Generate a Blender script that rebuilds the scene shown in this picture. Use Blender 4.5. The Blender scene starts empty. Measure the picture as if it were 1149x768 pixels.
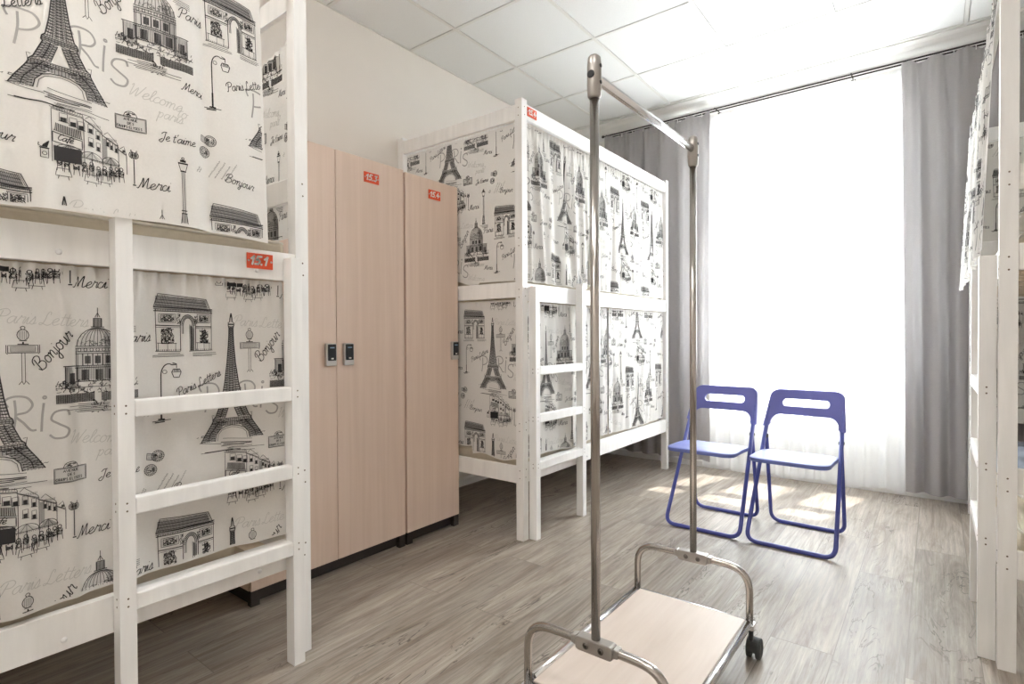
import bpy, math, random
import numpy as np
from mathutils import Vector, Matrix

PI = math.pi
C = bpy.context.scene.collection
SC = bpy.context.scene

# ------------------------------------------------------------------ materials
def _mat(name):
    m = bpy.data.materials.new(name); m.use_nodes = True
    nt = m.node_tree
    for n in list(nt.nodes): nt.nodes.remove(n)
    out = nt.nodes.new('ShaderNodeOutputMaterial')
    return m, nt, out

def N(nt, t, **kw):
    n = nt.nodes.new(t)
    for k, v in kw.items():
        if k in n.inputs: n.inputs[k].default_value = v
        else: setattr(n, k, v)
    return n

def pbr(name, col, rough=.5, metal=0., noise=.04, scale=(8, 8, 8), bump=0., spec=.5, coat=0.):
    """principled with a faint object-space noise in the colour"""
    m, nt, out = _mat(name)
    b = N(nt, 'ShaderNodeBsdfPrincipled'); b.inputs['Roughness'].default_value = rough
    b.inputs['Metallic'].default_value = metal
    b.inputs['Specular IOR Level'].default_value = spec
    b.inputs['Coat Weight'].default_value = coat
    geo = N(nt, 'ShaderNodeNewGeometry')
    mp = N(nt, 'ShaderNodeMapping'); mp.inputs['Scale'].default_value = scale
    nt.links.new(geo.outputs['Position'], mp.inputs['Vector'])
    nz = N(nt, 'ShaderNodeTexNoise'); nz.inputs['Scale'].default_value = 1.; nz.inputs['Detail'].default_value = 5.
    nt.links.new(mp.outputs['Vector'], nz.inputs['Vector'])
    r = N(nt, 'ShaderNodeMapRange'); r.inputs['From Min'].default_value = .3; r.inputs['From Max'].default_value = .7
    r.inputs['To Min'].default_value = 1 - noise; r.inputs['To Max'].default_value = 1 + noise
    nt.links.new(nz.outputs['Fac'], r.inputs['Value'])
    mx = N(nt, 'ShaderNodeMix'); mx.data_type = 'RGBA'; mx.blend_type = 'MULTIPLY'
    mx.inputs[0].default_value = 1.; mx.inputs[6].default_value = (*col, 1)
    nt.links.new(r.outputs['Result'], mx.inputs[7])
    nt.links.new(mx.outputs[2], b.inputs['Base Color'])
    if bump:
        bp = N(nt, 'ShaderNodeBump'); bp.inputs['Strength'].default_value = bump; bp.inputs['Distance'].default_value = .002
        nt.links.new(nz.outputs['Fac'], bp.inputs['Height']); nt.links.new(bp.outputs['Normal'], b.inputs['Normal'])
    nt.links.new(b.outputs[0], out.inputs[0])
    return m

def cloth(name, col, trans=.3, see=0., noise=.04, weave=900.):
    m, nt, out = _mat(name)
    geo = N(nt, 'ShaderNodeNewGeometry')
    nz = N(nt, 'ShaderNodeTexNoise'); nz.inputs['Scale'].default_value = weave * .2; nz.inputs['Detail'].default_value = 3.
    nt.links.new(geo.outputs['Position'], nz.inputs['Vector'])
    r = N(nt, 'ShaderNodeMapRange'); r.inputs['To Min'].default_value = 1 - noise; r.inputs['To Max'].default_value = 1 + noise
    nt.links.new(nz.outputs['Fac'], r.inputs['Value'])
    mx = N(nt, 'ShaderNodeMix'); mx.data_type = 'RGBA'; mx.blend_type = 'MULTIPLY'
    mx.inputs[0].default_value = 1.; mx.inputs[6].default_value = (*col, 1)
    nt.links.new(r.outputs['Result'], mx.inputs[7])
    d = N(nt, 'ShaderNodeBsdfDiffuse'); t = N(nt, 'ShaderNodeBsdfTranslucent')
    nt.links.new(mx.outputs[2], d.inputs[0]); nt.links.new(mx.outputs[2], t.inputs[0])
    ms = N(nt, 'ShaderNodeMixShader'); ms.inputs[0].default_value = trans
    nt.links.new(d.outputs[0], ms.inputs[1]); nt.links.new(t.outputs[0], ms.inputs[2])
    last = ms
    if see:
        tp = N(nt, 'ShaderNodeBsdfTransparent')
        m2 = N(nt, 'ShaderNodeMixShader'); m2.inputs[0].default_value = see
        nt.links.new(ms.outputs[0], m2.inputs[1]); nt.links.new(tp.outputs[0], m2.inputs[2]); last = m2
    nt.links.new(last.outputs[0], out.inputs[0])
    return m

def glow(name, col, strength):
    m, nt, out = _mat(name)
    e = N(nt, 'ShaderNodeEmission'); e.inputs[0].default_value = (*col, 1); e.inputs[1].default_value = strength
    nt.links.new(e.outputs[0], out.inputs[0]); return m

def glass_mat():
    m, nt, out = _mat('window_glass')
    t = N(nt, 'ShaderNodeBsdfTransparent'); t.inputs[0].default_value = (.95, .97, .97, 1)
    g = N(nt, 'ShaderNodeBsdfGlossy'); g.inputs['Roughness'].default_value = .02
    ms = N(nt, 'ShaderNodeMixShader')
    ms.inputs[0].default_value = .06; nt.links.new(t.outputs[0], ms.inputs[1]); nt.links.new(g.outputs[0], ms.inputs[2])
    nt.links.new(ms.outputs[0], out.inputs[0]); return m

def floor_mat():
    m, nt, out = _mat('grey_oak_laminate')
    L = nt.links.new
    geo = N(nt, 'ShaderNodeNewGeometry')
    # planks run along Y: rotate so that the brick rows run along Y
    mp = N(nt, 'ShaderNodeMapping'); mp.inputs['Rotation'].default_value = (0, 0, PI / 2); mp.inputs['Location'].default_value = (.31, .07, 0)
    L(geo.outputs['Position'], mp.inputs['Vector'])
    br = N(nt, 'ShaderNodeTexBrick'); br.offset = .37; br.offset_frequency = 2
    br.inputs['Scale'].default_value = 1.; br.inputs['Brick Width'].default_value = 1.29; br.inputs['Row Height'].default_value = .193
    br.inputs['Mortar Size'].default_value = .0016; br.inputs['Mortar Smooth'].default_value = .2; br.inputs['Bias'].default_value = 0.
    br.inputs['Color1'].default_value = (0, 0, 0, 1); br.inputs['Color2'].default_value = (1, 1, 1, 1); br.inputs['Mortar'].default_value = (.5, .5, .5, 1)
    L(mp.outputs['Vector'], br.inputs['Vector'])
    # each plank shifts its own grain
    sep = N(nt, 'ShaderNodeSeparateXYZ'); L(geo.outputs['Position'], sep.inputs[0])
    bw = N(nt, 'ShaderNodeRGBToBW'); L(br.outputs['Color'], bw.inputs[0])
    k = N(nt, 'ShaderNodeMath', operation='MULTIPLY'); k.inputs[1].default_value = 37.; L(bw.outputs[0], k.inputs[0])
    def grain(sx, sy, detail, dist, rough=.6):
        a = N(nt, 'ShaderNodeMath', operation='MULTIPLY'); a.inputs[1].default_value = sx; L(sep.outputs[0], a.inputs[0])
        b = N(nt, 'ShaderNodeMath', operation='MULTIPLY_ADD'); b.inputs[1].default_value = sy; L(sep.outputs[1], b.inputs[0]); L(k.outputs[0], b.inputs[2])
        c = N(nt, 'ShaderNodeCombineXYZ'); L(a.outputs[0], c.inputs[0]); L(b.outputs[0], c.inputs[1]); L(k.outputs[0], c.inputs[2])
        n = N(nt, 'ShaderNodeTexNoise'); n.inputs['Scale'].default_value = 1.; n.inputs['Detail'].default_value = detail
        n.inputs['Distortion'].default_value = dist; n.inputs['Roughness'].default_value = rough
        L(c.outputs[0], n.inputs['Vector']); return n
    g1 = grain(11., 1.3, 7., 1.6, .65); g2 = grain(95., 3.2, 6., .6, .75); g3 = grain(17., 2.0, 5., 3.2)
    ramp = N(nt, 'ShaderNodeValToRGB'); L(g1.outputs['Fac'], ramp.inputs[0])
    e = ramp.color_ramp.elements
    e[0].position = .3; e[0].color = (.235, .19, .15, 1); e[1].position = .72; e[1].color = (.47, .425, .375, 1)
    x = ramp.color_ramp.elements.new(.5); x.color = (.355, .308, .26, 1)
    r2 = N(nt, 'ShaderNodeMapRange'); L(g2.outputs['Fac'], r2.inputs['Value'])
    r2.inputs['From Min'].default_value = .3; r2.inputs['From Max'].default_value = .7; r2.inputs['To Min'].default_value = .62; r2.inputs['To Max'].default_value = 1.22
    m1 = N(nt, 'ShaderNodeMix'); m1.data_type = 'RGBA'; m1.blend_type = 'MULTIPLY'; m1.inputs[0].default_value = 1.
    L(ramp.outputs[0], m1.inputs[6]); L(r2.outputs['Result'], m1.inputs[7])
    # dark cracks along the grain
    r3 = N(nt, 'ShaderNodeMapRange'); L(g3.outputs['Fac'], r3.inputs['Value'])
    r3.inputs['From Min'].default_value = .27; r3.inputs['From Max'].default_value = .36; r3.inputs['To Min'].default_value = .5; r3.inputs['To Max'].default_value = 1.
    m2 = N(nt, 'ShaderNodeMix'); m2.data_type = 'RGBA'; m2.blend_type = 'MULTIPLY'; m2.inputs[0].default_value = 1.
    L(m1.outputs[2], m2.inputs[6]); L(r3.outputs['Result'], m2.inputs[7])
    # fine dark cracks, only where a broad mask allows them
    g4 = grain(7., 1.15, 4., 1.8, .62); g5 = grain(3.2, 1.0, 2., .5)
    ab = N(nt, 'ShaderNodeMath', operation='SUBTRACT'); ab.inputs[1].default_value = .5; L(g4.outputs['Fac'], ab.inputs[0])
    ab2 = N(nt, 'ShaderNodeMath', operation='ABSOLUTE'); L(ab.outputs[0], ab2.inputs[0])
    cr_ = N(nt, 'ShaderNodeMapRange'); L(ab2.outputs[0], cr_.inputs['Value']); cr_.inputs['From Min'].default_value = .003; cr_.inputs['From Max'].default_value = .013; cr_.inputs['To Min'].default_value = .8; cr_.inputs['To Max'].default_value = 0.
    mk = N(nt, 'ShaderNodeMapRange'); L(g5.outputs['Fac'], mk.inputs['Value']); mk.inputs['From Min'].default_value = .52; mk.inputs['From Max'].default_value = .62
    cm = N(nt, 'ShaderNodeMath', operation='MULTIPLY'); L(cr_.outputs[0], cm.inputs[0]); L(mk.outputs[0], cm.inputs[1])
    mc = N(nt, 'ShaderNodeMix'); mc.data_type = 'RGBA'; L(cm.outputs[0], mc.inputs[0]); L(m2.outputs[2], mc.inputs[6]); mc.inputs[7].default_value = (.07, .055, .045, 1)
    m2 = mc
    # plank to plank tone
    r4 = N(nt, 'ShaderNodeMapRange'); L(bw.outputs[0], r4.inputs['Value']); r4.inputs['To Min'].default_value = .84; r4.inputs['To Max'].default_value = 1.10
    m3 = N(nt, 'ShaderNodeMix'); m3.data_type = 'RGBA'; m3.blend_type = 'MULTIPLY'; m3.inputs[0].default_value = 1.
    L(m2.outputs[2], m3.inputs[6]); L(r4.outputs['Result'], m3.inputs[7])
    m4 = N(nt, 'ShaderNodeMix'); m4.data_type = 'RGBA'; L(br.outputs['Fac'], m4.inputs[0])
    L(m3.outputs[2], m4.inputs[6]); m4.inputs[7].default_value = (.2, .175, .15, 1)
    b = N(nt, 'ShaderNodeBsdfPrincipled'); b.inputs['Roughness'].default_value = .42; b.inputs['Specular IOR Level'].default_value = .45
    L(m4.outputs[2], b.inputs['Base Color'])
    bp = N(nt, 'ShaderNodeBump'); bp.inputs['Strength'].default_value = .15; bp.inputs['Distance'].default_value = .002
    L(g2.outputs['Fac'], bp.inputs['Height']); L(bp.outputs['Normal'], b.inputs['Normal'])
    L(b.outputs[0], out.inputs[0]); return m

def ceiling_mat():
    m, nt, out = _mat('ceiling_tile_board'); L = nt.links.new
    geo = N(nt, 'ShaderNodeNewGeometry')
    nz = N(nt, 'ShaderNodeTexNoise'); nz.inputs['Scale'].default_value = 160.; nz.inputs['Detail'].default_value = 3.
    L(geo.outputs['Position'], nz.inputs['Vector'])
    r = N(nt, 'ShaderNodeMapRange'); r.inputs['To Min'].default_value = .93; r.inputs['To Max'].default_value = 1.04; L(nz.outputs['Fac'], r.inputs['Value'])
    mx = N(nt, 'ShaderNodeMix'); mx.data_type = 'RGBA'; mx.blend_type = 'MULTIPLY'; mx.inputs[0].default_value = 1.
    mx.inputs[6].default_value = (.83, .84, .84, 1); L(r.outputs['Result'], mx.inputs[7])
    b = N(nt, 'ShaderNodeBsdfPrincipled'); b.inputs['Roughness'].default_value = .9; b.inputs['Specular IOR Level'].default_value = .1
    L(mx.outputs[2], b.inputs['Base Color'])
    bp = N(nt, 'ShaderNodeBump'); bp.inputs['Strength'].default_value = .1; bp.inputs['Distance'].default_value = .001
    L(nz.outputs['Fac'], bp.inputs['Height']); L(bp.outputs['Normal'], b.inputs['Normal'])
    L(b.outputs[0], out.inputs[0]); return m

def board_mat(name, c1, c2, horiz=False):
    """beech laminate: soft vertical grain"""
    m, nt, out = _mat(name); L = nt.links.new
    geo = N(nt, 'ShaderNodeNewGeometry')
    mp = N(nt, 'ShaderNodeMapping'); mp.inputs['Scale'].default_value = (45, 3, 45) if horiz else (45, 45, 1.3)
    L(geo.outputs['Position'], mp.inputs['Vector'])
    nz = N(nt, 'ShaderNodeTexNoise'); nz.inputs['Scale'].default_value = 1.; nz.inputs['Detail'].default_value = 6.; nz.inputs['Distortion'].default_value = .5
    L(mp.outputs['Vector'], nz.inputs['Vector'])
    ramp = N(nt, 'ShaderNodeValToRGB'); L(nz.outputs['Fac'], ramp.inputs[0])
    e = ramp.color_ramp.elements; e[0].position = .3; e[0].color = (*c1, 1); e[1].position = .7; e[1].color = (*c2, 1)
    b = N(nt, 'ShaderNodeBsdfPrincipled'); b.inputs['Roughness'].default_value = .45
    L(ramp.outputs[0], b.inputs['Base Color']); L(b.outputs[0], out.inputs[0]); return m

M = {}
M['white_paint'] = pbr('white_painted_pine', (.86, .852, .84), .42, noise=.05, scale=(30, 30, 4), bump=.08)
M['fabric'] = cloth('printed_curtain_cotton', (.83, .815, .79), .25)
M['ink'] = pbr('black_print_ink', (.05, .048, .05), .9, spec=.1)
M['ink_grey'] = pbr('grey_print_ink', (.40, .39, .38), .9, spec=.1)
M['ink_pale'] = pbr('pale_print_ink', (.62, .61, .59), .9, spec=.1)
M['ink_mid'] = pbr('dark_grey_print_ink', (.13, .125, .125), .9, spec=.1)
M['beech'] = board_mat('pale_beech_laminate', (.72, .56, .46), (.78, .62, .52))
M['beech_flat'] = board_mat('pale_beech_board', (.68, .58, .51), (.74, .645, .575), True)
M['plinth'] = pbr('dark_brown_plinth', (.035, .027, .023), .5)
M['wall'] = pbr('cream_wall_paint', (.83, .79, .745), .85, noise=.015, scale=(3, 3, 3))
M['wall_white'] = pbr('white_wall_paint', (.82, .81, .79), .85, noise=.015, scale=(3, 3, 3))
M['trim'] = pbr('white_moulding_paint', (.84, .835, .82), .5, noise=.01)
M['pvc'] = pbr('white_window_plastic', (.85, .86, .87), .35, noise=.01)
M['floor'] = floor_mat()
M['ceiling'] = ceiling_mat()
M['tbar'] = pbr('ceiling_grid_metal', (.76, .755, .735), .5, noise=.01)
M['tgap'] = pbr('ceiling_grid_shadow_groove', (.55, .54, .52), .8, noise=.01)
M['drape'] = cloth('grey_drape_cloth', (.43, .415, .42), .12, noise=.08)
M['sheer'] = cloth('white_sheer_voile', (.90, .905, .915), .55, see=.15, noise=.02)
M['chrome'] = pbr('polished_chrome', (.80, .80, .82), .16, 1., noise=.02)
M['steel'] = pbr('brushed_nickel_tube', (.50, .47, .44), .17, 1., noise=.03)
M['clamp'] = pbr('warm_grey_cast_clamp', (.40, .375, .35), .34, .7, noise=.03)
M['bolt'] = pbr('dark_bolt_steel', (.20, .18, .165), .35, .8)
M['dark'] = pbr('black_plastic', (.018, .018, .02), .45)
M['rubber'] = pbr('dark_grey_rubber', (.05, .055, .055), .6)
M['blue_tube'] = pbr('blue_lacquered_steel', (.07, .085, .36), .35, noise=.02)
M['blue_plastic'] = pbr('blue_plastic', (.13, .14, .43), .42, noise=.03)
M['blue_seat'] = pbr('blue_seat_plastic', (.15, .19, .50), .42, noise=.02)
M['red'] = pbr('red_number_plate', (.74, .085, .025), .5, noise=.02)
M['tag_white'] = pbr('white_number_paint', (.85, .83, .80), .6, noise=.01)
M['lock_steel'] = pbr('satin_lock_steel', (.60, .58, .55), .35, .8, noise=.03)
M['lock_face'] = pbr('black_lock_glass', (.03, .033, .038), .2)
M['lock_mark'] = pbr('pale_blue_lock_mark', (.35, .55, .75), .5)
M['mattress'] = cloth('beige_mattress_ticking', (.60, .54, .44), .0, noise=.08, weave=300.)
M['piping'] = pbr('cream_piping_cord', (.66, .62, .54), .8)
M['pillow'] = cloth('white_pillow_linen', (.84, .82, .77), .05, noise=.05, weave=500.)
M['blanket'] = cloth('grey_blue_blanket', (.30, .33, .39), .05, noise=.15, weave=120.)
M['slat'] = pbr('pale_pine_slat', (.66, .55, .42), .6, noise=.08, scale=(40, 4, 40))
M['pine'] = pbr('bare_pine_hole', (.16, .12, .09), .7)
M['rod'] = pbr('dark_curtain_rod', (.05, .047, .045), .8, spec=.2)
M['glass'] = glass_mat()
M['fill_glow'] = glow('fill_panel_glow', (1., .965, .92), 4.4)  # glow of the added fill panels in the ceiling

# ------------------------------------------------------------------ mesh builder
class MB:
    def __init__(self): self.v = []; self.f = []; self.m = []; self.s = []
    def add(self, vs, fs, mi=0, smooth=False):
        o = len(self.v); self.v += [tuple(p) for p in vs]
        for f in fs: self.f.append(tuple(i + o for i in f)); self.m.append(mi); self.s.append(smooth)
    def box(self, x0, x1, y0, y1, z0, z1, mi=0):
        x0, x1 = min(x0, x1), max(x0, x1); y0, y1 = min(y0, y1), max(y0, y1)
        vs = [(x0, y0, z0), (x1, y0, z0), (x1, y1, z0), (x0, y1, z0), (x0, y0, z1), (x1, y0, z1), (x1, y1, z1), (x0, y1, z1)]
        self.add(vs, [(0, 3, 2, 1), (4, 5, 6, 7), (0, 1, 5, 4), (1, 2, 6, 5), (2, 3, 7, 6), (3, 0, 4, 7)], mi); return self
    def tube(self, pts, r, n=14, mi=0, closed=False, cap=True, rx=None):
        pts = [Vector(p) for p in pts]; k = len(pts); rings = []; up = None
        for i, p in enumerate(pts):
            if closed: t = (pts[(i + 1) % k] - pts[i - 1])
            else: t = pts[min(i + 1, k - 1)] - pts[max(i - 1, 0)]
            t.normalize()
            if up is None:
                up = Vector((0, 0, 1)) if abs(t.z) < .9 else Vector((0, 1, 0))
            a = up - t * up.dot(t); a.normalize(); b = t.cross(a); up = a
            rr = r if not hasattr(r, '__len__') else r[i]
            ra = rr; rb = rr if rx is None else rx
            rings.append([p + a * (math.cos(2 * PI * j / n) * ra) + b * (math.sin(2 * PI * j / n) * rb) for j in range(n)])
        vs = [q for g in rings for q in g]; fs = []
        for i in range(k if closed else k - 1):
            for j in range(n):
                fs.append((i * n + j, i * n + (j + 1) % n, ((i + 1) % k) * n + (j + 1) % n, ((i + 1) % k) * n + j))
        self.add(vs, fs, mi, True)
        if cap and not closed:
            o = len(self.v) - len(vs)
            self.f.append(tuple(o + j for j in range(n))[::-1]); self.m.append(mi); self.s.append(False)
            self.f.append(tuple(o + (k - 1) * n + j for j in range(n))); self.m.append(mi); self.s.append(False)
        return self
    def lathe(self, c, axis, prof, n=20, mi=0):
        """prof: list of (distance along axis, radius)"""
        ax = Vector(axis).normalized(); c = Vector(c)
        self.tube([c + ax * d for d, _ in prof], [max(r, 1e-5) for _, r in prof], n, mi)
        return self
    def prism(self, poly, axis, a, b, mi=0, smooth=False):
        """poly in the two other axes (in xyz order), extruded along axis from a to b"""
        def P(p, h):
            if axis == 'x': return (h, p[0], p[1])
            if axis == 'y': return (p[0], h, p[1])
            return (p[0], p[1], h)
        n = len(poly)
        vs = [P(p, a) for p in poly] + [P(p, b) for p in poly]
        self.add(vs, [tuple(range(n))[::-1], tuple(range(n, 2 * n))], mi)
        o = len(self.v) - 2 * n
        for i in range(n):
            self.f.append((o + i, o + (i + 1) % n, o + n + (i + 1) % n, o + n + i)); self.m.append(mi); self.s.append(smooth)
        return self
    def build(self, name, mats, parent=None, bevel=0., seg=2, sub=0):
        if not isinstance(mats, (list, tuple)): mats = [mats]
        off = Vector(parent_world(parent)) if parent else Vector((0, 0, 0))
        me = bpy.data.meshes.new(name)
        me.from_pydata([(p[0] - off.x, p[1] - off.y, p[2] - off.z) for p in self.v], [], self.f)
        for mm in mats: me.materials.append(mm)
        me.polygons.foreach_set('material_index', self.m)
        me.polygons.foreach_set('use_smooth', self.s)
        me.update()
        import bmesh
        bm = bmesh.new(); bm.from_mesh(me); bmesh.ops.recalc_face_normals(bm, faces=bm.faces); bm.to_mesh(me); bm.free()
        o = bpy.data.objects.new(name, me); C.objects.link(o)
        if parent: o.parent = parent
        if bevel:
            md = o.modifiers.new('bevel', 'BEVEL'); md.width = bevel; md.segments = seg; md.limit_method = 'ANGLE'; md.angle_limit = math.radians(40)
        if sub:
            md = o.modifiers.new('sub', 'SUBSURF'); md.levels = sub; md.render_levels = sub
        return o

def parent_world(o):
    p = Vector((0, 0, 0))
    while o: p += o.location; o = o.parent
    return p

def tag(o, label=None, cat=None, group=None, kind=None):
    if label: o['label'] = label
    if cat: o['category'] = cat
    if group: o['group'] = group
    if kind: o['kind'] = kind
    return o

def thing(name, loc, label, cat, group=None):
    e = bpy.data.objects.new(name, None); C.objects.link(e); e.location = loc; e.empty_display_size = .1
    return tag(e, label, cat, group)

def struct(name, mb, mats, bevel=0., parent=None):
    o = mb.build(name, mats, parent, bevel)
    if not parent: o['kind'] = 'structure'
    return o

def arc(cx, cy, r, a0, a1, n):
    return [(cx + r * math.cos(a0 + (a1 - a0) * i / n), cy + r * math.sin(a0 + (a1 - a0) * i / n)) for i in range(n + 1)]

def roundrect(x0, x1, y0, y1, r, n=6):
    return (arc(x1 - r, y1 - r, r, 0, PI / 2, n) + arc(x0 + r, y1 - r, r, PI / 2, PI, n) +
            arc(x0 + r, y0 + r, r, PI, 1.5 * PI, n) + arc(x1 - r, y0 + r, r, 1.5 * PI, 2 * PI, n))

def round_path(pts, r, n=6):
    """polyline with its inner corners rounded"""
    pts = [Vector(p) for p in pts]; out = [pts[0]]
    for i in range(1, len(pts) - 1):
        a, b, c = pts[i - 1], pts[i], pts[i + 1]
        d1 = (a - b); d2 = (c - b); l = min(r, d1.length * .49, d2.length * .49)
        p1 = b + d1.normalized() * l; p2 = b + d2.normalized() * l
        for k in range(n + 1):
            t = k / n; out.append(p1 * (1 - t) ** 2 + b * 2 * t * (1 - t) + p2 * t ** 2)
    out.append(pts[-1]); return out

# ------------------------------------------------------------------ handwriting and the toile print
# glyph strokes: baseline 0, x-height 1
G = {
 'a': (1.05, [[(.8, .85), (.5, 1), (.15, .75), (.05, .35), (.3, 0), (.65, .3), (.85, 1), (.8, .25), (.95, .03), (1.15, .2)]]),
 'e': (.82, [[(-.05, .3), (.45, .55), (.62, .85), (.4, 1), (.1, .7), (.1, .2), (.4, 0), (.85, .25)]]),
 'r': (.85, [[(-.05, .2), (.2, .85), (.25, 1.15), (.4, .9), (.75, .95), (.65, .4), (.7, .05), (.9, .2)]]),
 'c': (.78, [[(.65, .82), (.4, 1), (.1, .65), (.1, .2), (.4, 0), (.85, .25)]]),
 'i': (.5, [[(-.05, .2), (.2, 1), (.2, .2), (.33, 0), (.55, .2)], [(.3, 1.42), (.34, 1.5)]]),
 'o': (.9, [[(.4, 1), (.1, .75), (.1, .2), (.4, 0), (.7, .25), (.7, .75), (.4, 1), (.6, .82), (.95, .88)]]),
 'n': (.95, [[(0, .8), (.15, .95), (.15, 0), (.2, .6), (.45, 1), (.65, .8), (.65, .2), (.8, 0), (1., .2)]]),
 'm': (1.4, [[(0, .8), (.12, .95), (.12, 0), (.18, .6), (.4, 1), (.55, .8), (.55, 0), (.6, .6), (.85, 1), (1.05, .8), (1.05, .2), (1.2, 0), (1.4, .2)]]),
 'j': (.45, [[(.2, 1), (.2, -.5), (0, -.85), (-.25, -.55), (.1, -.1), (.5, .2)], [(.28, 1.42), (.32, 1.5)]]),
 'u': (.95, [[(-.05, .8), (.1, 1), (.1, .3), (.3, 0), (.6, .3), (.7, 1), (.7, .2), (.85, 0), (1, .2)]]),
 's': (.7, [[(-.05, .1), (.3, .9), (.36, 1.12), (.5, .5), (.35, 0), (.05, .12)], [(.42, .05), (.75, .2)]]),
 't': (.6, [[(.28, 1.7), (.18, .3), (.33, 0), (.6, .2)], [(-.05, 1.12), (.6, 1.2)]]),
 'l': (.5, [[(-.02, .2), (.4, 1.3), (.35, 1.85), (.14, 1.5), (.14, .3), (.33, 0), (.55, .2)]]),
 'f': (.55, [[(.65, 1.55), (.45, 1.8), (.25, 1.4), (.18, -.4)], [(-.05, .95), (.6, 1.0)]]),
 'p': (.95, [[(0, .8), (.15, 1), (.12, -.8), (.15, .6), (.5, 1), (.75, .6), (.45, 0), (.15, .2)]]),
 '\u00e9': (.82, [[(-.05, .3), (.45, .55), (.62, .85), (.4, 1), (.1, .7), (.1, .2), (.4, 0), (.85, .25)], [(.35, 1.3), (.6, 1.6)]]),
 "'": (.3, [[(.2, 1.9), (.1, 1.5)]]),
 ' ': (.55, []),
 'M': (1.65, [[(-.1, .2), (.1, .1), (.35, 1.0), (.45, 1.85), (.6, 1.2), (.65, .2), (.9, 1.1), (1.15, 1.9), (1.2, .9), (1.3, .1), (1.65, .3)]]),
 'B': (1.3, [[(.3, 1.7), (.2, .9), (.1, 0)], [(-.2, 1.2), (.0, 1.75), (.6, 1.95), (1., 1.6), (.75, 1.1), (.35, .98), (.9, .95), (1.15, .4), (.7, -.05), (.1, .1), (-.1, .5)]]),
 'P': (1.1, [[(.35, 1.7), (.25, .9), (.1, 0), (-.15, .1)], [(-.25, 1.2), (0, 1.75), (.7, 1.95), (1.1, 1.5), (.85, 1.0), (.3, .9)]]),
 'L': (1.2, [[(.72, 1.45), (.7, 1.8), (.5, 1.9), (.34, 1.5), (.32, .8), (.2, .2), (-.05, -.02), (-.2, .15), (.0, .28), (.4, .08), (.8, -.05), (1.15, .2)]]),
 'J': (.95, [[(-.1, 1.4), (.3, 1.85), (.9, 1.85)], [(.65, 1.8), (.55, .2), (.2, -.45), (-.25, -.1), (.3, .4)]]),
 'W': (1.7, [[(0, 1.6), (.2, 1.85), (.3, 0), (.85, 1.5), (.95, 0), (1.6, 1.9)]]),
 'C': (1.05, [[(.9, 1.45), (.65, 1.85), (.15, 1.3), (.12, .4), (.55, 0), (1.05, .4)]]),
}
CAPS = {
 'A': [[(0, 0), (.4, 1), (.8, 0)], [(.15, .38), (.65, .38)]], 'V': [[(0, 1), (.4, 0), (.8, 1)]], 'E': [[(.6, 1), (0, 1), (0, 0), (.6, 0)], [(0, .52), (.5, .52)]],
 'N': [[(0, 0), (0, 1), (.7, 0), (.7, 1)]], 'U': [[(0, 1), (0, .2), (.35, 0), (.7, .2), (.7, 1)]], 'D': [[(0, 0), (0, 1), (.5, .9), (.7, .5), (.5, .1), (0, 0)]],
 'S': [[(.6, .85), (.3, 1), (0, .75), (.6, .3), (.3, 0), (0, .15)]], 'C': [[(.65, .85), (.3, 1), (0, .5), (.3, 0), (.65, .15)]], 'H': [[(0, 0), (0, 1)], [(.65, 0), (.65, 1)], [(0, .5), (.65, .5)]],
 'M': [[(0, 0), (.05, 1), (.42, .3), (.8, 1), (.85, 0)]], 'P': [[(0, 0), (0, 1), (.55, .9), (.55, .55), (0, .48)]], 'L': [[(0, 1), (0, 0), (.55, 0)]], 'Y': [[(0, 1), (.35, .5), (.7, 1)], [(.35, .5), (.35, 0)]],
 'R': [[(0, 0), (0, 1), (.55, .9), (.55, .55), (0, .48), (.65, 0)]],
}
def crom(p, n=4):
    if len(p) < 3: return p
    p = [p[0]] + list(p) + [p[-1]]; out = []
    for i in range(1, len(p) - 2):
        for k in range(n):
            t = k / n
            out.append(tuple(.5 * (2 * p[i][a] + (p[i + 1][a] - p[i - 1][a]) * t + (2 * p[i - 1][a] - 5 * p[i][a] + 4 * p[i + 1][a] - p[i + 2][a]) * t * t +
                        (3 * p[i][a] - p[i - 1][a] - 3 * p[i + 1][a] + p[i + 2][a]) * t ** 3) for a in (0, 1)))
    out.append(tuple(p[-2])); return out

STROKES = []      # (points, width, ink)  ink: 1 black 2 grey 3 pale 4 dark grey
RNG = random.Random(7)
def L_(pts, w=.0012, c=1): STROKES.append((list(pts), w, c))
def write(txt, x, y, h, ang=0., w=.0016, c=1, slant=.28):
    ca, sa = math.cos(ang), math.sin(ang); cx = 0.
    for ch in txt:
        adv, st = G[ch]
        for s in st:
            q = crom(s); pts = []
            for (a, b) in q:
                u = (cx + a + slant * b) * h; v = b * h
                pts.append((x + u * ca - v * sa, y + u * sa + v * ca))
            L_(pts, w, c)
        cx += adv
def caps(txt, x, y, h, w=.0009, c=1, k=.8):
    cx = 0.
    for ch in txt:
        for s in CAPS.get(ch, []): L_([(x + (cx + a) * h * k, y + b * h) for a, b in s], w, c)
        cx += 1.0 if ch != ' ' else .5
def box_(x0, x1, y0, y1, w=.0012, c=1): L_([(x0, y0), (x1, y0), (x1, y1), (x0, y1), (x0, y0)], w, c)
def hatch(x0, x1, y0, y1, n, w=.001, c=1, dx=0., jit=.0):
    for i in range(n):
        t = (i + .5) / n; x = x0 + (x1 - x0) * t + RNG.uniform(-jit, jit)
        L_([(x, y0), (x + dx, y1)], w, c)
def hhatch(x0, x1, y0, y1, n, w=.001, c=1, jit=.0):
    for i in range(n):
        y = y0 + (y1 - y0) * (i + .5) / n
        L_([(x0 + RNG.uniform(-jit, jit), y), (x1 + RNG.uniform(-jit, jit), y)], w, c)
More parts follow.
